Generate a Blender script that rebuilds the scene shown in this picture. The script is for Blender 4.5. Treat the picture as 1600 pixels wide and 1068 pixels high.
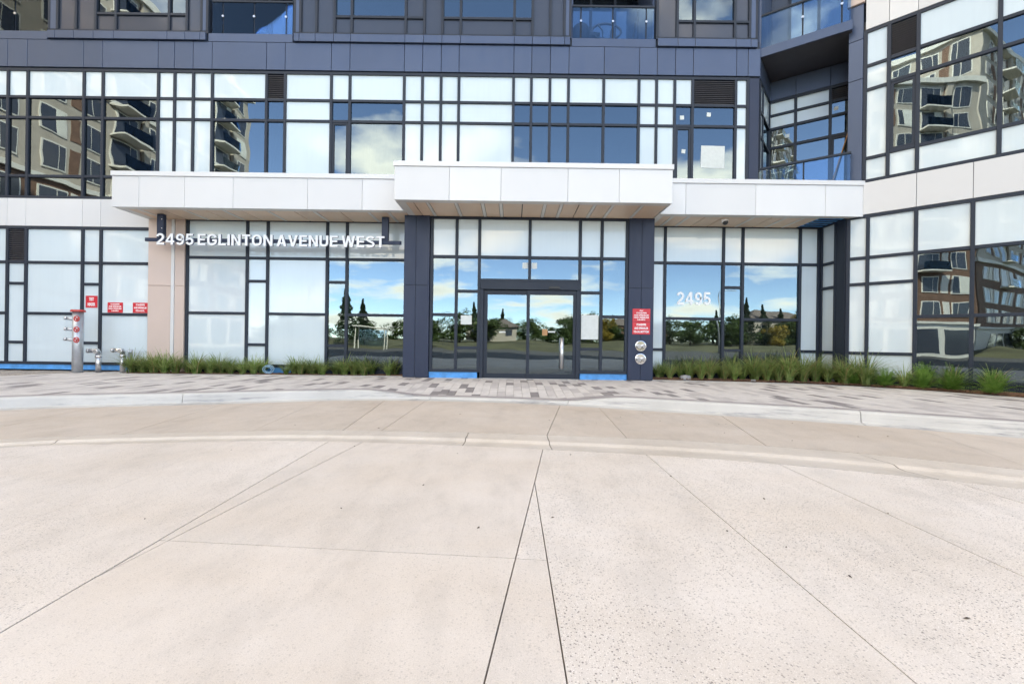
import bpy, bmesh, math, random
from mathutils import Vector, Matrix
R = math.radians
random.seed(7)
for o in list(bpy.data.objects): bpy.data.objects.remove(o, do_unlink=True)
scene = bpy.context.scene
COL = scene.collection

# ------------------------------------------------------------------ camera, sky, sun, exposure
EYE = 0.93
cam_d = bpy.data.cameras.new('camera'); cam = bpy.data.objects.new('camera', cam_d); COL.objects.link(cam)
cam.location = (0, 0, EYE); cam.rotation_euler = (R(90), R(-0.77), 0)
cam_d.sensor_width = 36; cam_d.lens = 15.75; cam_d.clip_start = 0.05; cam_d.clip_end = 3000
scene.camera = cam

SUN_EL, SUN_ROT = 42, 34
world = bpy.data.worlds.new('World'); scene.world = world; world.use_nodes = True
wn, wl = world.node_tree.nodes, world.node_tree.links
wn.clear()
w_out = wn.new('ShaderNodeOutputWorld'); w_bg = wn.new('ShaderNodeBackground'); w_bg.inputs['Strength'].default_value = 0.15
sky = wn.new('ShaderNodeTexSky'); sky.sky_type = 'NISHITA'; sky.sun_disc = False
sky.sun_elevation = R(SUN_EL); sky.sun_rotation = R(SUN_ROT); sky.air_density = 0.6; sky.dust_density = 0.05; sky.ozone_density = 3.0
tc = wn.new('ShaderNodeTexCoord'); sep = wn.new('ShaderNodeSeparateXYZ'); wl.new(tc.outputs['Generated'], sep.inputs[0])
def wmath(op, a, b=None):
    n = wn.new('ShaderNodeMath'); n.operation = op
    for i, v in enumerate((a, b)):
        if v is None: continue
        if isinstance(v, (int, float)): n.inputs[i].default_value = v
        else: wl.new(v, n.inputs[i])
    return n.outputs[0]
zz = wmath('ADD', wmath('MAXIMUM', sep.outputs['Z'], 0.0), 0.16)
cmb = wn.new('ShaderNodeCombineXYZ')
wl.new(wmath('DIVIDE', sep.outputs['X'], zz), cmb.inputs[0]); wl.new(wmath('DIVIDE', sep.outputs['Y'], zz), cmb.inputs[1])
cmb.inputs[2].default_value = 12.9
cn = wn.new('ShaderNodeTexNoise'); cn.inputs['Scale'].default_value = 1.15; cn.inputs['Detail'].default_value = 9; cn.inputs['Roughness'].default_value = 0.56
wl.new(cmb.outputs[0], cn.inputs['Vector'])
cr = wn.new('ShaderNodeValToRGB'); cr.color_ramp.elements[0].position = 0.50; cr.color_ramp.elements[1].position = 0.62
wl.new(cn.outputs['Fac'], cr.inputs[0])
cc = wn.new('ShaderNodeValToRGB'); cc.color_ramp.elements[0].position = 0.55; cc.color_ramp.elements[1].position = 0.80
cc.color_ramp.elements[0].color = (7.2, 7.1, 6.9, 1); cc.color_ramp.elements[1].color = (4.6, 4.7, 4.9, 1)
wl.new(cn.outputs['Fac'], cc.inputs[0])
wmix = wn.new('ShaderNodeMix'); wmix.data_type = 'RGBA'
wl.new(cr.outputs[0], wmix.inputs[0]); wl.new(sky.outputs[0], wmix.inputs[6]); wl.new(cc.outputs[0], wmix.inputs[7])
wl.new(wmix.outputs[2], w_bg.inputs['Color']); wl.new(w_bg.outputs[0], w_out.inputs['Surface'])

sun_d = bpy.data.lights.new('sun', 'SUN'); sun_d.energy = 3.6; sun_d.angle = R(0.53); sun_d.color = (1.0, 0.95, 0.87)
sun = bpy.data.objects.new('sun', sun_d); COL.objects.link(sun); sun.location = (10, 60, 60)
sun.rotation_euler = (R(-(90 - SUN_EL)), 0, R(-SUN_ROT))
vs = scene.view_settings
vs.view_transform = 'Standard'; vs.look = 'None'; vs.gamma = 1.0; vs.use_curve_mapping = False; vs.exposure = 2.62
vs.use_white_balance = True; vs.white_balance_temperature = 8800; vs.white_balance_tint = 9
scene.render.engine = 'CYCLES'
scene.cycles.max_bounces = 8; scene.cycles.transparent_max_bounces = 12; scene.cycles.glossy_bounces = 5
scene.cycles.caustics_reflective = False; scene.cycles.caustics_refractive = False

# ------------------------------------------------------------------ materials
M = {}
class NT:
    def __init__(s, name):
        s.m = bpy.data.materials.new(name); s.m.use_nodes = True
        s.n = s.m.node_tree.nodes; s.l = s.m.node_tree.links; s.n.clear()
        s.out = s.n.new('ShaderNodeOutputMaterial'); M[name] = s.m
    def add(s, t, **k):
        n = s.n.new(t)
        for a, v in k.items():
            if a in n.inputs: s.put(n.inputs[a], v)
            else: setattr(n, a, v)
        return n
    def put(s, sock, v):
        if hasattr(v, 'links') or hasattr(v, 'is_output'): s.l.new(v, sock)
        else: sock.default_value = v
    def coord(s, scale=1, kind='Object', vec=None):
        g = s.n.new('ShaderNodeNewGeometry')
        mp = s.n.new('ShaderNodeMapping'); s.l.new(g.outputs['Position'], mp.inputs['Vector'])
        mp.inputs['Scale'].default_value = vec or (scale,) * 3
        return mp.outputs[0]
    def noise(s, scale, detail=4, rough=.55, vec=None):
        n = s.n.new('ShaderNodeTexNoise'); s.l.new(s.coord(1, vec=vec), n.inputs['Vector'])
        n.inputs['Scale'].default_value = scale; n.inputs['Detail'].default_value = detail; n.inputs['Roughness'].default_value = rough
        return n.outputs['Fac']
    def ramp(s, fac, stops):
        r = s.n.new('ShaderNodeValToRGB'); s.l.new(fac, r.inputs[0]); e = r.color_ramp.elements
        while len(e) < len(stops): e.new(.5)
        for i, (p, c) in enumerate(stops):
            e[i].position = p; e[i].color = (c, c, c, 1) if isinstance(c, (int, float)) else (*c, 1)
        return r.outputs[0]
    def mix(s, fac, a, b, mode='MIX'):
        n = s.n.new('ShaderNodeMix'); n.data_type = 'RGBA'; n.blend_type = mode
        for i, v in ((0, fac), (6, a), (7, b)):
            if isinstance(v, tuple) and len(v) == 3: v = (*v, 1)
            s.put(n.inputs[i], v)
        return n.outputs[2]
    def bump(s, h, strength=.3, dist=.01):
        b = s.n.new('ShaderNodeBump'); s.l.new(h, b.inputs['Height'])
        b.inputs['Strength'].default_value = strength; b.inputs['Distance'].default_value = dist
        return b.outputs[0]
    def bsdf(s, color, rough=.5, metal=0, spec=.5, normal=None, **k):
        b = s.n.new('ShaderNodeBsdfPrincipled')
        if isinstance(color, tuple): color = (*color[:3], 1)
        s.put(b.inputs['Base Color'], color); s.put(b.inputs['Roughness'], rough); s.put(b.inputs['Metallic'], metal)
        s.put(b.inputs['Specular IOR Level'], spec)
        for a, v in k.items(): s.put(b.inputs[a.replace('_', ' ')], v)
        if normal is not None: s.l.new(normal, b.inputs['Normal'])
        s.l.new(b.outputs[0], s.out.inputs['Surface']); return b
def simple(name, col, rough=.5, metal=0, var=.08, scale=3, bump=0, spec=.5):
    t = NT(name); f = t.noise(scale, 5)
    c = t.mix(t.ramp(f, [(.3, 0.), (.7, 1.)]), tuple(v * (1 - var) for v in col), tuple(min(1, v * (1 + var)) for v in col))
    oi = t.add('ShaderNodeObjectInfo')
    r = t.ramp(oi.outputs['Random'], [(0, 1 - var * .6), (1, 1.)])
    c = t.mix(1.0, c, r, 'MULTIPLY')
    nm = t.bump(t.noise(scale * 14, 4), bump, .01) if bump else None
    t.bsdf(c, rough, metal, spec, nm)

# reflective vision glass: coated pane, part mirror and part see-through, faintly warped
def glass(name, refl, tint, warp=.05, gl=(.68, .87, 1.0)):
    t = NT(name)
    oi = t.add('ShaderNodeObjectInfo')
    g = t.n.new('ShaderNodeNewGeometry')
    ad = t.n.new('ShaderNodeVectorMath'); ad.operation = 'ADD'; t.l.new(g.outputs['Position'], ad.inputs[0])
    sc = t.n.new('ShaderNodeVectorMath'); sc.operation = 'SCALE'; sc.inputs[0].default_value = (9, 7, 5); t.l.new(oi.outputs['Random'], sc.inputs['Scale'])
    t.l.new(sc.outputs[0], ad.inputs[1])
    n = t.n.new('ShaderNodeTexNoise'); n.inputs['Scale'].default_value = .9; n.inputs['Detail'].default_value = 1.2; t.l.new(ad.outputs[0], n.inputs['Vector'])
    nm = t.bump(n.outputs['Fac'], 1.0, warp)
    gs = t.add('ShaderNodeBsdfGlossy', Color=(*gl, 1), Roughness=.0); t.l.new(nm, gs.inputs['Normal'])
    tr = t.add('ShaderNodeBsdfTransparent', Color=(*tint, 1))
    fr = t.add('ShaderNodeFresnel', IOR=1.5)
    mr = t.add('ShaderNodeMath', operation='ADD'); t.l.new(fr.outputs[0], mr.inputs[0]); mr.inputs[1].default_value = refl; mr.use_clamp = True
    ms = t.add('ShaderNodeMixShader'); t.l.new(mr.outputs[0], ms.inputs[0]); t.l.new(tr.outputs[0], ms.inputs[1]); t.l.new(gs.outputs[0], ms.inputs[2])
    t.l.new(ms.outputs[0], t.out.inputs['Surface'])
glass('vision_glass', .125, (.30, .35, .36), .0036)
glass('guard_glass', .0, (.72, .84, .95), .001)
def spandrel(name, col):
    t = NT(name); oi = t.add('ShaderNodeObjectInfo')
    f = t.noise(.7, 3); c = t.mix(t.ramp(f, [(.3, 0.), (.7, 1.)]), tuple(v * .95 for v in col), col)
    c = t.mix(1., c, t.ramp(oi.outputs['Random'], [(0, .95), (1, 1.)]), 'MULTIPLY')
    st = t.ramp(t.noise(2.2, 4, vec=(6, 6, .35)), [(.45, 1.), (.8, .975)])
    c = t.mix(1., c, st, 'MULTIPLY')
    t.bsdf(c, .03, 0, .6, t.bump(t.noise(.8, 1), .6, .006))
spandrel('spandrel_glass', (.60, .70, .75))
def panel_metal(name, col, rough, metal, var=.07, spec=.5):
    t = NT(name); oi = t.add('ShaderNodeObjectInfo')
    f = t.noise(1.2, 5); c = t.mix(t.ramp(f, [(.3, 0.), (.7, 1.)]), tuple(v * (1 - var) for v in col), col)
    c = t.mix(1., c, t.ramp(oi.outputs['Random'], [(0, .9), (1, 1.)]), 'MULTIPLY')
    rr = t.ramp(t.noise(5, 6, .6, vec=(1, 1, .3)), [(.3, rough * .85), (.75, rough * 1.2)])
    t.bsdf(c, rr, metal, spec, t.bump(t.noise(.7, 2), .5, .012))
panel_metal('charcoal_panel', (.070, .100, .165), .36, .35)
panel_metal('dark_glass_panel', (.06, .07, .095), .12, .0)
panel_metal('frame_metal', (.024, .033, .050), .45, 0, .07, .25)
panel_metal('column_panel_metal', (.026, .038, .074), .45, 0, .07, .3)
panel_metal('white_panel', (.645, .655, .67), .35, 0, .03)
panel_metal('soffit_tan', (.76, .57, .43), .45, 0, .1)
panel_metal('soffit_grey', (.70, .68, .65), .4, 0)
panel_metal('beige_stone', (.62, .50, .45), .6, 0, .06)
simple('louver_dark', (.055, .055, .065), .5)
simple('steel', (.62, .63, .65), .28, .9, .08, 5)
simple('chrome', (.78, .78, .79), .12, 1., .05, 5)
simple('galvanized', (.50, .53, .57), .42, .7, .12, 9)
simple('red_paint', (.50, .05, .045), .45, 0, .12, 12)
simple('red_sign', (.60, .018, .035), .35, 0, .05)
simple('sign_white', (.85, .86, .88), .35, 0, .02)
simple('letter_side', (.25, .27, .33), .4, .3, .03)
simple('paper', (.60, .64, .63), .8, 0, .05, 12)
simple('black_plastic', (.02, .02, .022), .4)
simple('blue_membrane', (.055, .32, .72), .5, 0, .22, 5, .5)
simple('interior_wall', (.42, .41, .39), .8, 0, .05, .6)
simple('interior_floor', (.30, .28, .26), .35, 0, .1, .9)
simple('curtain_cloth', (.72, .72, .68), .9, 0, .06, 2)
simple('wicker', (.035, .04, .05), .6, 0, .2, 30)
simple('wood_pole', (.42, .22, .10), .6, 0, .2, 8)
simple('hose_blue', (.30, .52, .70), .4)
simple('rock', (.36, .36, .38), .85, 0, .25, 14, .6)
simple('mulch', (.23, .125, .08), .95, 0, .45, 22, .8)
simple('gravel', (.42, .37, .33), .95, 0, .35, 40, .8)
simple('asphalt', (.085, .085, .088), .85, 0, .18, 1.2, .4)
simple('grass_field', (.085, .085, .045), .95, 0, .5, .25)
simple('brick_brown', (.20, .115, .085), .85, 0, .18, 1.5)
simple('stone_beige', (.46, .41, .36), .8, 0, .1, .8)
simple('trim_white', (.72, .70, .66), .6, 0, .05)
simple('roof_shingle', (.16, .13, .12), .9)
simple('bark', (.10, .075, .055), .95, 0, .3, 8, .6)
simple('paver_light', (.57, .54, .52), .85, 0, .10, 6, .25)
simple('paver_mid', (.47, .44, .43), .85, 0, .10, 6, .25)
simple('paver_dark', (.24, .22, .22), .85, 0, .12, 6, .25)
simple('paver_band', (.34, .31, .31), .85, 0, .15, 4, .25)
simple('joint_dark', (.11, .09, .075), .95, 0, .3, 6)
simple('sand_joint', (.30, .27, .25), .95, 0, .2, 9)
def leaf_mat(name, a, b, trans=.25):
    t = NT(name); oi = t.add('ShaderNodeObjectInfo')
    f = t.noise(7, 3); c = t.mix(t.ramp(f, [(.35, 0.), (.65, 1.)]), a, b)
    c = t.mix(1., c, t.ramp(oi.outputs['Random'], [(0, .62), (1, 1.)]), 'MULTIPLY')
    bs = t.bsdf(c, .5, 0, .35)
    tl = t.add('ShaderNodeBsdfTranslucent'); t.l.new(c, tl.inputs['Color'])
    ms = t.add('ShaderNodeMixShader'); ms.inputs[0].default_value = trans
    t.l.new(bs.outputs[0], ms.inputs[1]); t.l.new(tl.outputs[0], ms.inputs[2]); t.l.new(ms.outputs[0], t.out.inputs['Surface'])
leaf_mat('blade_green', (.15, .26, .06), (.42, .53, .20), .4)
leaf_mat('blade_dry', (.48, .38, .18), (.36, .34, .14), .35)
leaf_mat('shrub_green', (.12, .27, .045), (.27, .47, .10), .35)
leaf_mat('leaf_green', (.045, .085, .025), (.10, .15, .04))
leaf_mat('leaf_yellow', (.42, .28, .04), (.30, .24, .05))
leaf_mat('needle_green', (.03, .06, .03), (.055, .09, .04))
def concrete(name, col, agg, warm=(1, .985, .96), bright=1.0, grain=1.0):
    t = NT(name); oi = t.add('ShaderNodeObjectInfo')
    base = t.mix(t.ramp(t.noise(.55, 6, .62), [(.30, 0.), (.70, 1.)]), tuple(v * w for v, w in zip(col, (.90, .87, .83))), tuple(min(.8, v * 1.07) for v in col))
    base = t.mix(t.ramp(t.noise(1.6, 5, .6, vec=(.35, 1.2, 1)), [(.42, 0.), (.75, .35)]), base, tuple(v * w for v, w in zip(col, (.90, .82, .72))))
    base = t.mix(1., base, t.ramp(oi.outputs['Random'], [(0, .93), (1, 1.)]), 'MULTIPLY')
    fine = t.noise(240, 2, .6)
    base = t.mix(grain, base, t.ramp(fine, [(.25, .80), (.5, 1.), (.78, 1.08)]), 'MULTIPLY')
    hts = fine
    if agg > 0:
        where = t.ramp(t.noise(.9, 4, .6), [(.30, agg * .35), (.62, agg)])
        for sc, lo, hi, cl in ((62, .20, .28, (.15, .13, .12)), (105, .22, .32, (.24, .19, .165)), (38, .13, .19, (.20, .175, .165)), (150, .25, .36, (.85, .80, .76))):
            v = t.n.new('ShaderNodeTexVoronoi'); v.inputs['Scale'].default_value = sc; t.l.new(t.coord(1, vec=(1, 1, .02)), v.inputs['Vector'])
            spot = t.ramp(v.outputs['Distance'], [(lo, 1.), (hi, 0.)])
            sp = t.n.new('ShaderNodeSeparateColor'); t.l.new(v.outputs['Color'], sp.inputs[0])
            pick = t.ramp(sp.outputs[0], [(.50, 0.), (.56, 1.)])
            k = t.mix(1., t.mix(1., spot, pick, 'MULTIPLY'), where, 'MULTIPLY')
            base = t.mix(k, base, cl)
    base = t.mix(1., base, t.ramp(t.noise(2.3, 8, .7, vec=(1.6, .7, 1)), [(.30, .88), (.50, 1.), (.72, 1.05)]), 'MULTIPLY')
    trk = t.ramp(t.noise(1.0, 5, .65, vec=(2.6, .22, 1)), [(.56, 0.), (.70, .12)])      # worn wheel streaks along the lane
    base = t.mix(trk, base, tuple(v * .72 for v in col))
    # small dark stains with their own shape
    st = t.ramp(t.noise(3.1, 7, .68), [(.66, 0.), (.78, .4)])
    base = t.mix(st, base, tuple(v * .6 for v in col))
    t.bsdf(base, t.ramp(t.noise(4, 4), [(.3, .62), (.7, .85)]), 0, .4, t.bump(hts, .25, .004))
concrete('concrete_smooth', (.675, .615, .565), .30)
concrete('concrete_light_aggregate', (.68, .625, .58), .6)
concrete('concrete_aggregate', (.685, .63, .585), .9)
concrete('concrete_lane', (.56, .495, .44), .3)
concrete('concrete_gutter', (.60, .55, .50), .15)
def kerb_mat():
    t = NT('concrete_kerb')
    base = t.mix(t.ramp(t.noise(1.1, 6, .62), [(.3, 0.), (.7, 1.)]), (.45, .445, .43), (.56, .55, .53))
    sc = t.ramp(t.noise(1.3, 6, .7, vec=(.6, .6, 9)), [(.54, 0.), (.66, .75)])     # tyre scuffs running along the face
    base = t.mix(sc, base, (.22, .22, .24))
    t.bsdf(base, .8, 0, .4, t.bump(t.noise(180, 3), .2, .004))
kerb_mat()
t = NT('lamp_glow'); e = t.add('ShaderNodeEmission', Color=(1, .78, .5, 1), Strength=6.0); t.l.new(e.outputs[0], t.out.inputs['Surface'])

# ------------------------------------------------------------------ helpers
WM = {}
def link(o, parent=None, world_m=Matrix()):
    COL.objects.link(o); WM[o] = world_m
    if parent is not None:
        o.parent = parent; o.matrix_parent_inverse = WM[parent].inverted()
    o.matrix_basis = world_m
    return o
def tag(o, label=None, cat=None, group=None, kind=None):
    for k, v in (('label', label), ('category', cat), ('group', group), ('kind', kind)):
        if v: o[k] = v
    return o
def empty(name, loc, label=None, cat=None, group=None, rz=0):
    o = bpy.data.objects.new(name, None); o.empty_display_size = .2
    return tag(link(o, None, Matrix.Translation(loc) @ Matrix.Rotation(rz, 4, 'Z')), label, cat, group)
def mesh_obj(name, verts, faces, mats, parent=None, m=Matrix(), midx=None, smooth=False):
    me = bpy.data.meshes.new(name); me.from_pydata([tuple(v) for v in verts], [], faces)
    for x in (mats if isinstance(mats, (list, tuple)) else [mats]): me.materials.append(M[x])
    if midx: me.polygons.foreach_set('material_index', midx)
    if smooth: me.polygons.foreach_set('use_smooth', [True] * len(me.polygons))
    me.update()
    return link(bpy.data.objects.new(name, me), parent, m)
BOX = {}
def box_mesh(sx, sy, sz, mat, bev):
    k = (round(sx, 3), round(sy, 3), round(sz, 3), mat, bev)
    if k in BOX: return BOX[k]
    x, y, z = sx / 2, sy / 2, sz / 2; b = min(bev, x * .4, z * .4, y * .4)
    if b > 0:       # front (-y) edges chamfered
        v = [(-x, y, -z), (x, y, -z), (x, y, z), (-x, y, z), (-x, -y + b, -z), (x, -y + b, -z), (x, -y + b, z), (-x, -y + b, z),
             (-x + b, -y, -z + b), (x - b, -y, -z + b), (x - b, -y, z - b), (-x + b, -y, z - b)]
        f = [(1, 0, 3, 2), (8, 9, 10, 11), (0, 1, 5, 4), (1, 2, 6, 5), (2, 3, 7, 6), (3, 0, 4, 7), (4, 5, 9, 8), (5, 6, 10, 9), (6, 7, 11, 10), (7, 4, 8, 11)]
    else:
        v = [(-x, -y, -z), (x, -y, -z), (x, y, -z), (-x, y, -z), (-x, -y, z), (x, -y, z), (x, y, z), (-x, y, z)]
        f = [(0, 3, 2, 1), (4, 5, 6, 7), (0, 1, 5, 4), (1, 2, 6, 5), (2, 3, 7, 6), (3, 0, 4, 7)]
    me = bpy.data.meshes.new('box'); me.from_pydata(v, [], f); me.materials.append(M[mat]); me.update()
    BOX[k] = me; return me
class Frame:       # a vertical wall line: x along it, n out of it, z up
    def __init__(s, ox, oy, ang=0):
        s.o = (ox, oy); s.ang = ang; c, q = math.cos(R(ang)), math.sin(R(ang)); s.a = (c, -q); s.n = (-q, -c)
    def pt(s, x, n, z): return Vector((s.o[0] + s.a[0] * x + s.n[0] * n, s.o[1] + s.a[1] * x + s.n[1] * n, z))
    def mat(s, x, n, z): return Matrix.Translation(s.pt(x, n, z)) @ Matrix.Rotation(R(-s.ang), 4, 'Z')
def wbox(name, fr, x0, x1, z0, z1, n0, n1, mat, parent, bev=0):
    o = bpy.data.objects.new(name, box_mesh(x1 - x0, n1 - n0, z1 - z0, mat, bev))
    return link(o, parent, fr.mat((x0 + x1) / 2, (n0 + n1) / 2, (z0 + z1) / 2))
def tube(bm, pts, r, seg=10, caps=True):
    pts = [Vector(p) for p in pts]; rs = r if isinstance(r, (list, tuple)) else [r] * len(pts); rings = []
    up = None
    for i, p in enumerate(pts):
        d = (pts[min(i + 1, len(pts) - 1)] - pts[max(i - 1, 0)]).normalized()
        if up is None: up = Vector((0, 0, 1)) if abs(d.z) < .9 else Vector((1, 0, 0))
        a = d.cross(up).normalized(); b = a.cross(d).normalized(); up = b
        rings.append([bm.verts.new(p + (a * math.cos(t) + b * math.sin(t)) * rs[i]) for t in [2 * math.pi * k / seg for k in range(seg)]])
    for q, w in zip(rings, rings[1:]):
        for k in range(seg): bm.faces.new((q[k], q[(k + 1) % seg], w[(k + 1) % seg], w[k])).smooth = True
    if caps: bm.faces.new(rings[0][::-1]); bm.faces.new(rings[-1])
def bm_obj(name, bm, mat, parent=None, m=Matrix()):
    bmesh.ops.recalc_face_normals(bm, faces=bm.faces)
    me = bpy.data.meshes.new(name); bm.to_mesh(me); bm.free()
    for x in (mat if isinstance(mat, (list, tuple)) else [mat]): me.materials.append(M[x])
    return link(bpy.data.objects.new(name, me), parent, m)
def tube_obj(name, pts, r, mat, parent=None, seg=10):
    bm = bmesh.new(); tube(bm, pts, r, seg); return bm_obj(name, bm, mat, parent)
def prism(name, poly, z0, z1, mat, parent=None):
    n = len(poly); v = [(x, y, z0) for x, y in poly] + [(x, y, z1) for x, y in poly]
    bm = bmesh.new(); vv = [bm.verts.new(p) for p in v]
    bm.faces.new(vv[:n][::-1]); bm.faces.new(vv[n:])
    for i in range(n): bm.faces.new((vv[i], vv[(i + 1) % n], vv[n + (i + 1) % n], vv[n + i]))
    return bm_obj(name, bm, mat, parent)
def interp(pts):
    xs = [p[0] for p in pts]; ys = [p[1] for p in pts]; n = len(xs)
    d = [(ys[i + 1] - ys[i]) / (xs[i + 1] - xs[i]) for i in range(n - 1)]
    m = [d[0]] + [(d[i - 1] + d[i]) / 2 for i in range(1, n - 1)] + [d[-1]]
    def f(x):
        if x <= xs[0]: return ys[0] + m[0] * (x - xs[0])
        if x >= xs[-1]: return ys[-1] + m[-1] * (x - xs[-1])
        i = max(k for k in range(n - 1) if xs[k] <= x); h = xs[i + 1] - xs[i]; t = (x - xs[i]) / h
        return ((2 * t**3 - 3 * t * t + 1) * ys[i] + (t**3 - 2 * t * t + t) * h * m[i] + (-2 * t**3 + 3 * t * t) * ys[i + 1] + (t**3 - t * t) * h * m[i + 1])
    return f
def smooth01(t): t = max(0, min(1, t)); return t * t * (3 - 2 * t)

# ------------------------------------------------------------------ ground, road, berm
def sheet(name, x0, x1, y0, y1, z, mat, parent=None):
    return mesh_obj(name, [(x0, y0, z), (x1, y0, z), (x1, y1, z), (x0, y1, z)], [(0, 1, 2, 3)], mat, parent)
tag(sheet('ground', -900, 900, -900, 900, -.35, 'grass_field'), kind='structure')
tag(sheet('road', -90, 90, -40.5, 14, -.20, 'asphalt'), kind='structure')
bv, bf = [], []
NX = 60
prof = [(-40, -.34), (-41, -.05), (-43, .15), (-47, .5), (-52, .8), (-62, 1.1), (-160, 1.6)]
for i in range(NX + 1):
    x = -120 + 240 * i / NX
    for y, z in prof: bv.append((x, y, z + (.25 * math.sin(x * .13) + .2 * math.sin(x * .31 + 2)) * (0 if z < 0 else min(1, z))))
k = len(prof)
for i in range(NX):
    for j in range(k - 1): bf.append((i * k + j, (i + 1) * k + j, (i + 1) * k + j + 1, i * k + j + 1))
tag(mesh_obj('grass_bank', bv, bf, 'grass_field', smooth=True), kind='structure')

# outer edge of the gutter, kerb and driveway curves (x -> y)
G = interp([(-14, -1.5), (-12, 1.6), (-9.6, 4.6), (-7.35, 6.42), (-5.15, 7.2), (-2.85, 7.98), (-1.14, 8.05), (.79, 7.72), (2.97, 6.92), (4.78, 6.18), (6.22, 5.40), (8.2, 4.1), (10.5, 2.0), (12.5, -.8)])
BB = interp([(-11, .3), (-8, 2.6), (-4.92, 4.31), (-3.91, 4.55), (-2.5, 4.74), (-1.68, 4.74), (-.48, 4.64), (.33, 4.53), (1.86, 4.26), (2.94, 3.92), (3.97, 3.46), (5.6, 2.5), (7.6, .9), (9, -.6)])
BT = interp([(-11.4, .6), (-8.4, 2.9), (-5.26, 4.66), (-2.79, 5.28), (-2.28, 5.34), (.43, 5.23), (2.18, 4.98), (3.64, 4.50), (4.56, 4.02), (6.2, 3.05), (8.2, 1.4), (9.6, 0)])
def nrm(f, x):
    s = (f(x + .02) - f(x - .02)) / .04; l = math.hypot(s, 1); return (-s / l, 1 / l)
def off(f, x, d):
    n = nrm(f, x); return (x + n[0] * d, f(x) + n[1] * d)
def offy(f, d): return lambda x: f(x) + d / nrm(f, x)[1]
def frange(a, b, st):
    n = max(1, int(round((b - a) / st))); return [a + (b - a) * i / n for i in range(n + 1)]

# ---- concrete driveway: slabs cut by the joints
drive = tag(sheet('driveway', -13, 12, -6.0, 9.0, -.185, 'joint_dark'), kind='structure')
def clip(poly, a, b, side, gap):
    dx, dy = b[0] - a[0], b[1] - a[1]; l = math.hypot(dx, dy); nx, ny = -dy / l * side, dx / l * side; out = []
    ds = [(p[0] - a[0]) * nx + (p[1] - a[1]) * ny - gap for p in poly]
    for i, p in enumerate(poly):
        j = (i + 1) % len(poly); q = poly[j]
        if ds[i] >= 0: out.append(p)
        if (ds[i] >= 0) != (ds[j] >= 0):
            t = ds[i] / (ds[i] - ds[j]); out.append((p[0] + (q[0] - p[0]) * t, p[1] + (q[1] - p[1]) * t))
    return out
def split(polys, a, b, gap=.005, only=None):
    res = []
    for p in polys:
        if only and not only(p): res.append(p); continue
        for s in (1, -1):
            c = clip(p, a, b, s, gap)
            if len(c) >= 3: res.append(c)
    return res
def cen(p): return (sum(q[0] for q in p) / len(p), sum(q[1] for q in p) / len(p))
near = [[(x, BB(x) - .006) for x in frange(-11, 9, .2)] + [(9, -5.8), (-11, -5.8)]]
gx = lambda a, b: (lambda p: a < cen(p)[0] < b)
near = split(near, (.33, 4.55), (-.075, 1.41), .0032)
near = split(near, (.19, 3.4), (.19, 1.42), .003, lambda p: cen(p)[0] > 0)
for xx in (1.325, 2.455, 3.6, 4.75, 5.9, 7.2): near = split(near, (xx, 5), (xx - .01, 1), .0035, lambda p: max(q[0] for q in p) > .6)
near = split(near, (-1.93, 4.73), (-1.845, 1.64), .004, lambda p: cen(p)[0] < 0)
near = split(near, (-1.59, 4.49), (-1.87, 1.85), .0035, lambda p: min(q[0] for q in p) > -2 and cen(p)[0] < 0)
near = split(near, (-2.90, 4.5), (-2.80, 2.5), .003, lambda p: cen(p)[0] < -1.9)
for xx in (-3.83, -4.9, -6.0, -7.2, -8.6): near = split(near, (xx - .06, 4.4), (xx + .06, 3.3), .003, lambda p: max(q[0] for q in p) < -2.5)
near = split(near, (-1.78, 2.38), (.01, 2.24), .0025, lambda p: -1.9 < cen(p)[0] < .15 and max(q[0] for q in p) < .5)
near = split(near, (-9, -1.2), (9, -1.25), .004)
lane = [[(x, G(x) + .004) for x in frange(-12, 10.3, .2)] + [(x, BT(x) + .006) for x in frange(9.5, -11.2, .2)[::1]]]
lane[0] = [(x, G(x) - .004) for x in frange(-12, 10.3, .2)] + [(x, BT(x) + .006) for x in frange(-11.2, 9.5, .2)[::-1]]
for a, b in (((-3.26, 7.11), (-3.05, 5.43)), ((-2.25, 7.9), (-2.01, 5.42)), ((-1.54, 8.0), (-1.545, 5.37)), ((.84, 7.7), (.42, 5.2)), ((1.46, 7.33), (1.33, 5.12)),
             ((3.2, 6.8), (2.75, 4.8)), ((5.4, 5.9), (4.7, 4.0)), ((-4.7, 7.3), (-4.3, 4.9)), ((-6.4, 7), (-5.8, 4.4)), ((-8.6, 5.6), (-7.7, 3.2))):
    lane = split(lane, a, b, .0035)
for p in near:
    c = cen(p); smooth_slab = -1.9 < c[0] < .12
    prism('concrete_slab', p, -.18, -.15 + random.uniform(-.0012, .0012), 'concrete_smooth' if smooth_slab else 'concrete_light_aggregate' if c[0] < 0 else 'concrete_aggregate', drive)
for p in lane:
    prism('concrete_slab', p, -.18, -.15 + random.uniform(-.0012, .0012), 'concrete_lane', drive)

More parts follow.
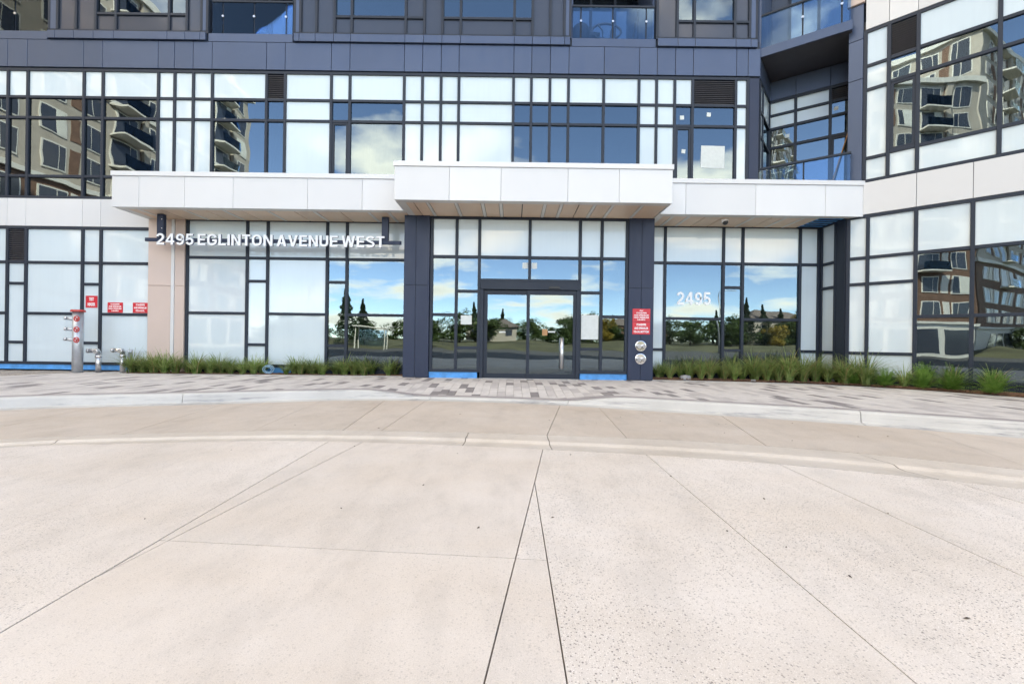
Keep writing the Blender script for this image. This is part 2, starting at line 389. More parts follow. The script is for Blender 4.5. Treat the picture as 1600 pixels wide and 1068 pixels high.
# ---- ribbons swept along a curve
def ribbon(name, f, x0, x1, profile, mat, parent, step=.12):
    xs = frange(x0, x1, step); v, fc = [], []; k = None
    for x in xs:
        pr = profile(x); k = len(pr)
        for d, z in pr:
            p = off(f, x, d); v.append((p[0], p[1], z))
    for i in range(len(xs) - 1):
        for j in range(k - 1): fc.append((i * k + j, (i + 1) * k + j, (i + 1) * k + j + 1, i * k + j + 1))
    for i in (0, len(xs) - 1): fc.append(tuple(range(i * k, i * k + k)))
    o = mesh_obj(name, v, fc, mat, parent)
    bm = bmesh.new(); bm.from_mesh(o.data); bmesh.ops.recalc_face_normals(bm, faces=bm.faces); bm.to_mesh(o.data); bm.free(); return o
def xribbon(name, f0, f1, x0, x1, rows, mat, parent, step=.15):   # between two curves, rows = [(t, z)]
    xs = frange(x0, x1, step); v, fc = [], []; k = len(rows)
    for x in xs:
        for t, z in rows: v.append((x, f0(x) + (f1(x) - f0(x)) * t, z))
    for i in range(len(xs) - 1):
        for j in range(k - 1): fc.append((i * k + j, (i + 1) * k + j, (i + 1) * k + j + 1, i * k + j + 1))
    return mesh_obj(name, v, fc, mat, parent)
drain = tag(xribbon('drain_channel', BB, BT, -11, 9, [(0, -.19), (1, -.19)], 'joint_dark', None), kind='structure')
js = [-11, -8.4, -4.68, -.50, .42, 3.52, 6.4, 9]
for a, b in zip(js, js[1:]):
    xribbon('channel_slab', BB, BT, a + .004, b - .004, [(.004, -.185), (.006, -.150), (.36, -.172), (.44, -.168), (.50, -.148), (.58, -.146), (.70, -.152), (.994, -.151), (.996, -.185)], 'concrete_gutter', drain)
def kerb_h(x):       # kerb top above the driveway: dropped in front of the doors
    return .03 + .12 * (smooth01((-1.55 - x) / 1.25) if x < -.3 else smooth01((x - .75) / 1.2))
kerb = tag(ribbon('kerb', G, -13.5, 12, lambda x: [(.01, -.19), (.40, -.19)], 'joint_dark', None), kind='structure')
js = [-13.5, -10.5, -8.0, -5.35, -1.52, .93, 4.87, 7.6, 10, 12]
for a, b in zip(js, js[1:]):
    def pr(x):
        h = kerb_h(x); zt = -.15 + h
        return [(.0, -.185), (.002, -.150), (.13, -.153), (.255, -.150), (.275, -.142), (.30, min(zt, -.15 + h * .85)), (.318, zt - .004 if h > .05 else zt), (.335, zt), (.42, zt + .002), (.424, -.185)]
    ribbon('kerb_stone', G, a + .004, b - .004, pr, 'concrete_kerb', kerb, .1)

# ---- paved sidewalk
def side_z(x, y):
    d = y - offy(G, .42)(x); return (kerb_h(x) - .15) * (1 - smooth01(d / 1.7))
S0 = offy(G, .43); S1 = offy(G, .63)
BACK = interp([(-14, 6.5), (-12.6, 8.4), (-11.9, 9.5), (-11.3, 10.9), (-10.9, 11.98), (-10.0, 12.0), (-9.85, 11.22), (-6.4, 11.36), (-2.8, 11.56)])
BEDR = interp([(3.56, 11.42), (5.6, 11.17), (7.6, 10.58), (8.87, 9.5), (9.65, 8.4), (10.8, 6.5), (12, 4.2)])
def back(x):
    if x < -10.9: return min(12.0, max(BACK(x), S1(x) + .05))
    if x < -9.85: return 12.0
    if x < -2.78: return 11.20 + .36 * (x + 9.85) / 7.07
    if x < 3.58: return 11.40
    return max(BEDR(x), S1(x) + .02)
walk = None
xs = frange(-13.5, 11.5, .25); v, fc = [], []
for x in xs:
    y0, y1 = S0(x) - .01, max(back(x), S0(x) + .1) + .02
    for j in range(7): y = y0 + (y1 - y0) * j / 6; v.append((x, y, side_z(x, y) - .022))
for i in range(len(xs) - 1):
    for j in range(6): fc.append((i * 7 + j, (i + 1) * 7 + j, (i + 1) * 7 + j + 1, i * 7 + j + 1))
walk = tag(mesh_obj('sidewalk', v, fc, 'sand_joint'), kind='structure')
pieces = []
PW, PL = .164, .50
def paver_quad(c, mat, key):     # c: 4 ground corners ccw
    v = [(x, y, side_z(x, y) + key) for x, y in c] + [(x, y, side_z(x, y) - .03) for x, y in c]
    f = [(0, 1, 2, 3), (0, 4, 5, 1), (1, 5, 6, 2), (2, 6, 7, 3), (3, 7, 4, 0)]
    cx, cy = cen(c); ar = abs((c[2][0] - c[0][0]) * (c[2][1] - c[0][1])); pieces.append((ar * 700 * 700 * EYE / max(cy, 1)**3 if abs(cx / max(cy, .1)) < 1.12 else 0, v, f, mat))
i = 0
x = -13.4
while x < 11.3:
    x0, x1 = x + .0025, x + PW - .0025; offs = (0, .25, .125, .375)[i % 4] + random.choice((0, .0, .06)); y = 0.0 + offs
    yf0, yf1, yb0, yb1 = S1(x0) + .004, S1(x1) + .004, back(x0) - .004, back(x1) - .004
    while y < 12.2:
        a0, a1 = max(y + .003, yf0), max(y + .003, yf1); b0, b1 = min(y + PL - .003, yb0), min(y + PL - .003, yb1)
        if b0 - a0 > .012 and b1 - a1 > .012:
            r = random.random(); paver_quad([(x0, a0), (x1, a1), (x1, b1), (x0, b0)], 'paver_dark' if r < .13 else 'paver_mid' if r < .36 else 'paver_light', random.uniform(-.0015, .0015))
        y += PL
    x += PW; i += 1
xs = frange(-13.3, 11.3, .30)
for a, b in zip(xs, xs[1:]):
    for f0, f1 in ((S0, offy(G, .53)), (offy(G, .53), S1)):
        paver_quad([(a + .002, f0(a) + .002), (b - .002, f0(b) + .002), (b - .002, f1(b) - .002), (a + .002, f1(a) - .002)], 'paver_band', random.uniform(-.001, .001))
pieces.sort(key=lambda p: -p[0])
for _, v, f, mt in pieces[:300]: mesh_obj('paver', v, f, mt, walk)
PM = ['paver_light', 'paver_mid', 'paver_dark', 'paver_band']; av, af, ai = [], [], []
for _, v, f, mt in pieces[300:]:
    b = len(av); av += v; af += [tuple(q + b for q in w) for w in f]; ai += [PM.index(mt)] * len(f)
tag(mesh_obj('paving', av, af, PM, walk, midx=ai), kind='stuff')

# planting beds and the bare gravel strip
def bed(name, f0, f1, x0, x1, mat, bumpz=.03, z=.0):
    xs = frange(x0, x1, .07); v, fc = [], []; k = 14
    for x in xs:
        for j in range(k):
            t = j / (k - 1); y = f0(x) + (f1(x) - f0(x)) * t
            v.append((x, y, z - .012 + (bumpz * math.sin(math.pi * min(1, t * 3) / 2) + random.uniform(-.011, .011)) * (1 if 0 < j else 0)))
    for i in range(len(xs) - 1):
        for j in range(k - 1): fc.append((i * k + j, (i + 1) * k + j, (i + 1) * k + j + 1, i * k + j + 1))
    return tag(mesh_obj(name, v, fc, mat), kind='structure')
bed('planting_bed', lambda x: back(x) + .03, lambda x: 12.05, -9.85, -2.76, 'mulch')
def bed_back(x): return 12.05 if x < 8.26 else 19.42 - x
bed('planting_bed', lambda x: BEDR(x) + .03, lambda x: max(bed_back(x), BEDR(x) + .04), 3.57, 11.3, 'mulch', .05)
bed('gravel_strip', lambda x: BACK(x) + .01 if x < -10.9 else 11.99, lambda x: 12.06, -14.5, -10.3, 'gravel', .0)
# pale concrete edging along the beds
edg = tag(mesh_obj('bed_edging', *(lambda X: ([p for x in X for p in ((x, BEDR(x) - .004, -.02), (x, BEDR(x) - .004, .012), (x, BEDR(x) + .045, .012), (x, BEDR(x) + .045, -.02))], [(i * 4 + j, i * 4 + 4 + j, i * 4 + 5 + j, i * 4 + 1 + j) for i in range(len(X) - 1) for j in range(3)]))(frange(3.58, 11.3, .1)), 'concrete_kerb'), kind='structure')
bm_ = frange(-9.85, -2.77, .1)
tag(mesh_obj('bed_edging', [p for x in bm_ for p in ((x, back(x) - .004, -.02), (x, back(x) - .004, .012), (x, back(x) + .045, .012), (x, back(x) + .045, -.02))], [(i * 4 + j, i * 4 + 4 + j, i * 4 + 5 + j, i * 4 + 1 + j) for i in range(len(bm_) - 1) for j in range(3)], 'concrete_kerb'), kind='structure')
# loose bark chips, uncountable
cv, cf = [], []
for _ in range(2600):
    x = random.uniform(3.7, 11.0); y = BEDR(x) + .05 + abs(random.gauss(0, .28))
    if y > bed_back(x) - .05: continue
    a = random.uniform(0, 6.3); l, w = random.uniform(.012, .035), random.uniform(.005, .012); z = .045 + random.uniform(-.008, .012); b = len(cv)
    ca, sa = math.cos(a), math.sin(a); tz = random.uniform(-.01, .01)
    cv += [(x + ca * l - sa * w, y + sa * l + ca * w, z + tz), (x - ca * l - sa * w, y - sa * l + ca * w, z - tz), (x - ca * l + sa * w, y - sa * l - ca * w, z - tz), (x + ca * l + sa * w, y + sa * l - ca * w, z + tz), (x, y, z + .012)]
    cf += [(b, b + 1, b + 4), (b + 1, b + 2, b + 4), (b + 2, b + 3, b + 4), (b + 3, b, b + 4)]
tag(mesh_obj('bark_mulch', cv, cf, 'mulch'), 'brown bark mulch scattered over the curved planting bed', 'mulch', kind='stuff')

# ------------------------------------------------------------------ the building
FY = 12.07
bld = empty('apartment_building', (0, FY, 0), 'modern apartment block with charcoal frames, frosted glass and white entrance canopy', 'building')
MAIN = Frame(0, FY, 0)
MW = .074
def louver(fr, x0, x1, z0, z1, parent):
    bm = bmesh.new(); n = max(4, int((z1 - z0) / .05))
    def bx(a0, a1, b0, b1, c0, c1, tilt=0):
        v = [bm.verts.new(p) for p in ((a0, b0, c0 - tilt), (a1, b0, c0 - tilt), (a1, b1, c0 + tilt), (a0, b1, c0 + tilt), (a0, b0, c1 - tilt), (a1, b0, c1 - tilt), (a1, b1, c1 + tilt), (a0, b1, c1 + tilt))]
        for q in ((0, 3, 2, 1), (4, 5, 6, 7), (0, 1, 5, 4), (1, 2, 6, 5), (2, 3, 7, 6), (3, 0, 4, 7)): bm.faces.new([v[k] for k in q])
    w, h = x1 - x0, z1 - z0
    for k in range(n):
        zc = -h / 2 + h * (k + .5) / n; bx(-w / 2, w / 2, -.02, .035, zc - .006, zc + .006, .014)
    bx(-w / 2, w / 2, .05, .07, -h / 2, h / 2)
    return bm_obj('louver', bm, 'louver_dark', parent, fr.mat((x0 + x1) / 2, 0, (z0 + z1) / 2))
def cell(fr, x0, x1, z0, z1, ty, parent):
    if ty == 'S': wbox('spandrel_panel', fr, x0, x1, z0, z1, -.035, .0, 'spandrel_glass', parent)
    elif ty == 'G': wbox('dark_spandrel_panel', fr, x0, x1, z0, z1, -.035, .0, 'dark_glass_panel', parent)
    elif ty == 'P': wbox('metal_panel', fr, x0 - .02, x1 + .02, z0, z1, -.03, .045, 'charcoal_panel', parent, .006)
    elif ty == 'V': wbox('window_pane', fr, x0, x1, z0, z1, -.012, -.006, 'vision_glass', parent)
    elif ty == 'L': louver(fr, x0, x1, z0, z1, parent)
    elif ty == 'W':
        s = .055
        sa = mesh_obj('window_sash', [p for a, b, c, d, y0, y1 in (((x0 - x1) / 2, (x1 - x0) / 2, (z0 - z1) / 2, (z1 - z0) / 2, -.022, .02),) for p in
             ((a, y0, c), (b, y0, c), (b, y0, d), (a, y0, d), (a + s, y0, c + s), (b - s, y0, c + s), (b - s, y0, d - s), (a + s, y0, d - s), (a + s, y1, c + s), (b - s, y1, c + s), (b - s, y1, d - s), (a + s, y1, d - s), (a, y1, c), (b, y1, c), (b, y1, d), (a, y1, d))],
             [(0, 1, 5, 4), (1, 2, 6, 5), (2, 3, 7, 6), (3, 0, 4, 7), (4, 5, 9, 8), (5, 6, 10, 9), (6, 7, 11, 10), (7, 4, 8, 11), (1, 0, 12, 13), (2, 1, 13, 14), (3, 2, 14, 15), (0, 3, 15, 12)], 'frame_metal', parent, fr.mat((x0 + x1) / 2, 0, (z0 + z1) / 2))
        wbox('window_pane', fr, x0 + s, x1 - s, z0 + s, z1 - s, -.012, -.006, 'vision_glass', parent)
def curtain(name, fr, bays, z0, z1, mw=MW, proud=.04, skip_m=(), rails=True):
    """bays: [(x0, x1, [(z_top, type), ...])] bottom to top; each pane, mullion and transom its own piece"""
    xa, xb = bays[0][0], bays[-1][1]; h = mw / 2
    root = wbox(name, fr, xa - h, xb + h, z1 - h, z1 + h, -.10, proud - .004, 'frame_metal', bld)      # head rail
    wbox('sill_rail', fr, xa - h, xb + h, z0 - h, z0 + h, -.10, proud - .004, 'frame_metal', root)
    for x in sorted({round(b[0], 3) for b in bays} | {round(b[1], 3) for b in bays}):
        if x in skip_m: continue
        wbox('mullion', fr, x - h, x + h, z0 + h + .001, z1 - h - .001, -.10, proud, 'frame_metal', root, .004)
    for x0, x1, rows in bays:
        zb = z0
        for i, (zt, ty) in enumerate(rows):
            cell(fr, x0 + h + .001, x1 - h - .001, zb + h + .001, zt - h - .001, ty, root)
            if i < len(rows) - 1: wbox('transom', fr, x0 + h + .001, x1 - h - .001, zt - h, zt + h, -.10, proud - .006, 'frame_metal', root, .004)
            zb = zt
    return root
# ground floor, west part
A, B = [(1.53, 'S'), (2.90, 'S'), (3.83, 'S')], [(.75, 'S'), (2.33, 'S'), (2.90, 'S'), (3.83, 'S')]
BL = B[:3] + [(3.83, 'L')]
curtain('ground_curtain_wall', MAIN, [(-16.6, -15.1, A), (-15.1, -13.6, A), (-13.6, -13.1, BL), (-13.1, -11.58, A), (-11.58, -11.09, B), (-11.09, -9.78, A)], .20, 3.83, skip_m=(-9.78,))
def wide(a, b): return [(1.60, a), (3.09, a), (4.11, b)]
def narrow(a, b): return [(.765, a), (2.47, a), (3.09, a), (4.11, b)]
curtain('ground_curtain_wall', MAIN, [(-8.76, -7.15, wide('S', 'S')), (-7.15, -6.6, narrow('S', 'S')), (-6.6, -5.0, wide('S', 'S')), (-5.0, -4.47, narrow('V', 'S')), (-4.47, -2.72, wide('V', 'S'))], .20, 4.11, skip_m=(-2.72,))
st = lambda: [(.78, 'S'), (3.11, 'S'), (4.11, 'S')]
curtain('ground_curtain_wall', MAIN, [(3.53, 4.09, st()), (4.09, 5.66, [(1.62, 'V'), (3.11, 'V'), (4.11, 'S')]), (5.66, 6.18, [(.78, 'V'), (2.47, 'V'), (3.11, 'V'), (4.11, 'S')]),
        (6.18, 7.72, [(1.62, 'V'), (3.11, 'V'), (4.11, 'S')]), (7.72, 8.22, st())], .20, 4.11, skip_m=(3.53,))
RET = Frame(8.285, FY, 90)
curtain('return_curtain_wall', RET, [(.06, .58, [(.77, 'S'), (2.45, 'S'), (3.09, 'S'), (4.11, 'S')])], .20, 4.11)
wbox('corner_post', RET, .62, .93, 0, 4.7, -.2, .03, 'frame_metal', bld, .004)
# blue waterproofing below the sills, foundation strip
wbox('waterproof_membrane', MAIN, -16.6, -9.80, .03, .160, -.09, .012, 'blue_membrane', bld)
wbox('base_flashing', MAIN, -8.76, -6.62, -.02, .160, -.09, .012, 'frame_metal', bld)
wbox('waterproof_membrane', MAIN, -6.61, -5.95, -.02, .160, -.09, .012, 'blue_membrane', bld)
wbox('base_flashing', MAIN, -5.94, -2.76, -.02, .160, -.09, .012, 'frame_metal', bld)
wbox('base_flashing', MAIN, 3.57, 8.24, -.02, .160, -.09, .012, 'frame_metal', bld)
# vestibule with sliding doors
ENT = Frame(0, 11.38, 0)
oL = lambda: [(1.60, 'V'), (3.07, 'V'), (4.06, 'S')]
nL = lambda: [(.77, 'V'), (2.20, 'V'), (3.07, 'V'), (4.06, 'S')]
ent = curtain('entrance_glazing', ENT, [(-2.06, -1.43, oL()), (-1.43, -.855, nL())], .19, 4.06)
curtain('entrance_glazing', ENT, [(1.70, 2.25, nL()), (2.25, 2.89, oL())], .19, 4.06)
tr = wbox('entrance_transom', ENT, -.817, 1.662, 2.455, 2.525, -.10, .034, 'frame_metal', bld)
wbox('head_rail', ENT, -.817, 1.662, 4.06 - .037, 4.06 + .037, -.10, .034, 'frame_metal', tr)
wbox('transom', ENT, -.817, 1.662, 3.033, 3.107, -.10, .034, 'frame_metal', tr)
wbox('mullion', ENT, .386, .460, 3.108, 4.022, -.10, .04, 'frame_metal', tr); wbox('mullion', ENT, .386, .460, 2.526, 3.032, -.10, .04, 'frame_metal', tr)
for a, b in ((-.816, .385), (.461, 1.661)):
    cell(ENT, a, b, 2.526, 3.032, 'V', tr); cell(ENT, a, b, 3.108, 4.022, 'S', tr)
for a, b in ((-2.10, -.88), (1.73, 2.92)): wbox('waterproof_membrane', ENT, a, b, 0, .15, -.09, .012, 'blue_membrane', bld)
door = wbox('sliding_door', ENT, -.815, 1.70, 2.255, 2.452, -.14, .075, 'frame_metal', bld, .006)        # header box
wbox('door_sensor', ENT, .915, 1.19, 2.285, 2.345, .075, .11, 'black_plastic', door, .01)
for a, b in ((-.817, -.735), (1.615, 1.70)): wbox('door_jamb', ENT, a, b, .0, 2.254, -.12, .05, 'frame_metal', door, .004)
def leaf(x0, x1, n, st, hb):
    lf = wbox('door_leaf', ENT, x0, x1, 2.13, 2.245, n - .045, n, 'frame_metal', door, .003)
    wbox('bottom_rail', ENT, x0, x1, .012, .13, n - .045, n, 'frame_metal', door, .003)
    for a, b in ((x0, x0 + st), (x1 - st, x1)): wbox('door_stile', ENT, a, b, .131, 2.129, n - .045, n - .001, 'frame_metal', door, .003)
    wbox('door_pane', ENT, x0 + st + .001, x1 - st - .001, .131, 2.129, n - .025, n - .018, 'vision_glass', door)
leaf(-.733, .46, -.02, .10, 1); leaf(.365, 1.613, .03, .075, 1)
wbox('threshold', ENT, -.815, 1.70, -.02, .010, -.14, .09, 'steel', door)
tube_obj('door_handle', [ENT.pt(1.255, .085, .27), ENT.pt(1.255, .085, 1.05)], .052, 'steel', door, 16)
for z in (.36, .95): tube_obj('handle_mount', [ENT.pt(1.255, .03, z), ENT.pt(1.255, .06, z)], .018, 'steel', door, 8)
# the two charcoal columns
for x0, xm, x1 in ((-2.75, -2.453, -2.108), (2.925, 3.245, 3.56)):
    c = wbox('entrance_column', Frame(0, 11.3, 0), x0 + .012, x1 - .012, -.02, 4.10, -.85, -.012, 'frame_metal', bld)
    for a, b in ((x0, xm - .005), (xm + .005, x1)):
        for z0, z1 in ((.01, 2.322), (2.334, 4.09)): wbox('column_panel', Frame(0, 11.3, 0), a, b, z0, z1, -.012, .0, 'column_panel_metal', c, .003)
    for xx in (x0, x1 - .012):
        for z0, z1 in ((.01, 2.322), (2.334, 4.09)): wbox('column_panel', Frame(0, 11.3, 0), xx, xx + .012, z0, z1, -.85, -.0125, 'column_panel_metal', c)
# beige pier with downpipe
pier = wbox('beige_pier', MAIN, -9.765, -8.80, -.02, 4.10, -.25, .05, 'beige_stone', bld)
for a, b in ((-9.77, -9.16), (-9.055, -8.80)):
    for z0, z1 in ((.02, 2.305), (2.318, 4.10)): wbox('stone_panel', MAIN, a, b, z0, z1, .05, .075, 'beige_stone', pier, .004)
wbox('downpipe', MAIN, -9.152, -9.062, .0, 4.095, .05, .09, 'white_panel', pier, .012)
# white band on the west side
wb = wbox('white_band', MAIN, -16.6, -9.79, 3.87, 4.612, -.06, -.012, 'frame_metal', bld)
jx = [-16.6, -15.1, -13.6, -13.1, -11.58, -11.09, -9.79]
for a, b in zip(jx, jx[1:]): wbox('white_panel', MAIN, a + .004, b - .004, 3.872, 4.61, -.012, .045, 'white_panel', wb, .004)
wbox('backing_wall', MAIN, -9.79, 6.4, 4.15, 4.61, -.2, -.02, 'interior_wall', bld)
wbox('backing_wall', MAIN, 6.4, 8.28, 4.15, 4.55, -.2, -.02, 'interior_wall', bld)

# second floor
ux = [-16.6, -15.1, -13.64, -13.11, -11.6, -11.09, -9.6, -9.16, -8.66, -8.15, -6.69, -6.19, -4.95, -4.45, -2.99, -2.5, -2.0, -1.52, -.05, .43, .93, 1.43, 2.377, 3.325, 3.8, 4.29, 4.77, 5.93, 6.25]
V4 = [(5.22, 'V'), (6.79, 'V'), (7.345, 'V'), (8.075, 'S')]; S4 = [(r[0], 'S') for r in V4]; VL = V4[:3] + [(8.075, 'L')]
W4 = [(6.79, 'W'), (7.345, 'V'), (8.075, 'S')]; V3 = [(6.79, 'V'), (7.345, 'V'), (8.075, 'S')]; S3 = [(6.79, 'S'), (7.345, 'S'), (8.075, 'S')]; L3 = [(6.79, 'V'), (7.345, 'V'), (8.075, 'L')]
V3L = [(6.79, 'V'), (7.345, 'V'), (8.075, 'L')]
ut = [V4] * 6 + [S3] * 3 + [V3, V3L, S3, W4, V3] + [S3] * 4 + [V3] * 5 + [S3] * 2 + [W4, L3, S3]
curtain('upper_curtain_wall', MAIN, [(a, b, r) for a, b, r in zip(ux, ux[1:], ut)], 4.65, 8.075, mw=.070)
cp = wbox('corner_post', MAIN, 6.289, 6.56, 4.6, 8.10, -.12, .03, 'column_panel_metal', bld, .01)
# charcoal band, stepped course and third floor
band = wbox('charcoal_band', MAIN, -16.6, 6.56, 8.118, 8.87, -.12, .0, 'frame_metal', bld)
bj = ux[:-1] + [6.24, 6.57]
for a, b in zip(bj, bj[1:]): wbox('metal_panel', MAIN, a + .006, b - .006, 8.14, 8.868, .0, .05, 'charcoal_panel', band, .005)
LOG = [(-16.6, -12.58), (-8.26, -5.99), (1.49, 3.75)]
course = wbox('stepped_course', MAIN, -16.6, 6.56, 8.872, 9.095, -.12, .0, 'frame_metal', bld)
for a, b in LOG: wbox('slab_edge_panel', MAIN, a + .004, b - .004, 8.875, 9.095, .0, .052, 'charcoal_panel', course, .005)
def flo(x0, x1, bays):
    js = sorted({b[0] for b in bays} | {b[1] for b in bays})
    for a, b in zip(js, js[1:]): wbox('metal_panel', MAIN, a + .005, b - .005, 8.885, 9.09, .0, .105, 'charcoal_panel', course, .005)
    curtain('third_floor_wall', MAIN, bays, 9.13, 12.0, mw=.066, proud=.05)
g = [(12.0, 'G')]; gv = [(9.60, 'G'), (12.0, 'V')]; gg = [(9.60, 'G'), (12.0, 'G')]; pp = [(12.0, 'P')]
def mk(xs, ts): return [(a, b, t) for a, b, t in zip(xs, xs[1:], ts)]
flo(-12.58, -8.26, mk([-12.54, -12.33, -11.83, -11.30, -10.76, -9.33, -8.85, -8.45, -8.30], [pp, g, g, gv, gv, gv, g, pp]))
flo(-5.99, 1.49, mk([-5.95, -5.8, -5.37, -4.88, -4.42, -2.97, -2.47, -1.98, -1.49, -.05, .44, .92, 1.30, 1.45], [pp, g, g, gv, gv, gg, g, gv, gv, gv, g, g, pp]))
flo(3.75, 6.5, mk([3.79, 4.33, 4.79, 5.88, 6.28, 6.46], [g, gv, gv, gg, pp]))
# loggias
for a, b in LOG:
    LF = Frame(0, FY + 1.55, 0)
    n = 3; ws = (b - a) / n
    curtain('loggia_window_wall', LF, [(a + .04 + ws * i * .97, a + .04 + ws * (i + 1) * .97, [(11.4, 'V'), (12.0, 'G')]) for i in range(n)], 9.16, 12.0)
    wbox('roller_blind', LF, a + .1, b - .1, 9.2, 11.9, -.16, -.15, 'curtain_cloth', bld)
    for xx in (a, b):
        wbox('loggia_side_wall', MAIN, xx - .05, xx + .05, 9.10, 12.0, -1.6, -.11, 'charcoal_panel', bld)
    wbox('loggia_floor', MAIN, a, b, 8.95, 9.12, -1.6, -.13, 'interior_wall', bld)
def guard(fr, x0, x1, zb, zt, posts, n=.0, rail=.045, name='balcony_guard', clamps=True):
    r = wbox(name, fr, x0, x1, zt - .02, zt + .04, n - .05, n + .02, 'frame_metal', bld, .01)
    xs = [x0] + list(posts) + [x1]
    for a, b in zip(xs, xs[1:]): wbox('glass_panel', fr, a + .02, b - .02, zb, zt - .025, n - .012, n, 'guard_glass', r)
    for p in posts:
        wbox('post', fr, p - .018, p + .018, zb, zt - .021, n - .06, n - .02, 'frame_metal', r)
        if clamps:
            for z in (zb + (zt - zb) * .55,): tube_obj('clamp', [fr.pt(p, n + .001, z), fr.pt(p, n + .02, z)], .03, 'steel', r, 10)
    return r
guard(MAIN, -16.55, -12.60, 9.11, 9.98, (-15.6, -14.6, -13.5))
guard(MAIN, -8.20, -6.01, 9.11, 9.98, (-7.9, -7.06, -6.2))
guard(MAIN, 1.51, 3.73, 9.11, 9.98, (1.74, 2.6, 3.5))

# recess on the east side: receding wall, rear window wall, two angled balconies
RCL = Frame(6.58, FY + .02, -51)
curtain('recess_side_wall', RCL, [(.06, .42, [(6.6, 'S'), (7.28, 'S'), (8.07, 'S')]), (.42, 1.44, [(6.6, 'V'), (7.28, 'V'), (8.07, 'S')])], 4.70, 8.07, mw=.06)
wbox('metal_panel', RCL, .0, 1.5, 8.11, 8.66, -.1, .03, 'charcoal_panel', bld)
wbox('metal_panel', RCL, -.02, 1.5, 8.91, 12.0, -.1, .03, 'charcoal_panel', bld)
RCW = Frame(7.5, 13.25, 35)
SV = [(5.3, 'V'), (6.72, 'V'), (7.28, 'V'), (7.67, 'S'), (8.07, 'S')]
curtain('recess_window_wall', RCW, [(-.1, .677, SV), (.677, 1.49, SV), (1.49, 1.95, [(5.3, 'V'), (6.72, 'W'), (7.28, 'V'), (7.67, 'V'), (8.07, 'L')])], 4.70, 8.07)
rp = wbox('recess_cladding', RCW, -.15, 2.0, 8.115, 8.70, -.1, -.012, 'frame_metal', bld)
for a, b in ((-.14, .672), (.682, 1.485), (1.495, 1.99)): wbox('metal_panel', RCW, a, b, 8.12, 8.66, -.012, .03, 'charcoal_panel', rp, .005)
curtain('recess_window_wall', RCW, [(-.1, .5, [(11.4, 'G'), (12, 'G')]), (.5, 1.2, [(11.4, 'V'), (12, 'G')]), (1.2, 1.95, [(11.4, 'V'), (12, 'G')])], 8.95, 12.0)
BAL = Frame(6.6, FY, 35)
def bp(fr, x, n): p = fr.pt(x, n, 0); return (p.x, p.y)
slab = prism('balcony_slab', [bp(BAL, .0, -.02), bp(BAL, 1.96, -.02), bp(RCW, 2.02, -.05), bp(RCW, -.1, -.05)], 8.675, 8.895, 'louver_dark', bld)
wbox('balcony_fascia', BAL, -.06, 1.97, 8.668, 8.905, -.018, .02, 'charcoal_panel', bld, .005)
guard(BAL, -.05, 1.95, 8.91, 9.79, (.94, 1.755), -.02)
guard(BAL, -.06, 1.98, 4.70, 5.66, (1.0,), -.02, clamps=False)
prism('terrace_floor', [(6.5, FY + .05), (6.6, FY), bp(BAL, 1.98, .0), bp(RCW, 2.05, -.02), bp(RCW, -.12, -.02)], 4.52, 4.69, 'concrete_lane', bld)

# east wing at 45 degrees
WG = Frame(8.30, 11.13, 45)
sw = lambda t: [(.77, t), (2.45, t), (3.085, t), (4.09, 'S')]
vw = [(1.63, 'V'), (3.085, 'V'), (4.09, 'S')]
curtain('wing_curtain_wall', WG, [(.02, .40, sw('S')), (.40, 1.265, sw('S')), (1.265, 2.17, vw), (2.17, 3.07, vw), (3.07, 3.97, vw), (3.97, 4.87, vw), (4.87, 5.77, vw)], .20, 4.09)
wbox('base_flashing', WG, .02, 5.8, -.02, .160, -.09, .012, 'frame_metal', bld)
ww = wbox('wing_white_band', WG, .02, 5.8, 4.13, 4.90, -.1, -.012, 'frame_metal', bld)
jx = [.30, 1.265, 2.17, 3.07, 3.97, 4.87, 5.8]
for a, b in zip(jx, jx[1:]): wbox('white_panel', WG, a + .004, b - .004, 4.132, 4.898, -.012, .045, 'white_panel', ww, .004)
uw = [(5.53, 'S'), (7.19, 'V'), (7.77, 'V'), (8.57, 'S')]
curtain('wing_upper_curtain_wall', WG, [(.31, .75, [(5.49, 'S'), (7.15, 'S'), (7.73, 'S'), (8.57, 'S')]), (.75, 1.265, [(5.53, 'S'), (7.19, 'W'), (7.75, 'V'), (8.57, 'L')]), (1.265, 2.535, uw), (2.535, 3.80, uw), (3.80, 5.07, uw), (5.07, 5.8, uw)], 4.94, 8.57)
wt = wbox('wing_white_band', WG, .31, 5.8, 8.61, 10.2, -.1, -.012, 'frame_metal', bld)
jx = [.31, .75, 1.26, 2.535, 3.8, 5.07, 5.8]
for a, b in zip(jx, jx[1:]): wbox('white_panel', WG, a + .004, b - .004, 8.612, 10.19, -.012, .045, 'white_panel', wt, .004)
pil = wbox('wing_pilaster', WG, .0, .268, 4.94, 9.6, -.6, .02, 'frame_metal', bld)
for z0, z1 in ((4.96, 7.45), (7.46, 8.42), (8.43, 9.28)): wbox('metal_panel', WG, -.02, .266, z0, z1, .02, .05, 'charcoal_panel', pil, .005)
wbox('stone_cap', WG, -.05, .29, 9.29, 9.60, .02, .10, 'beige_stone', pil, .01)

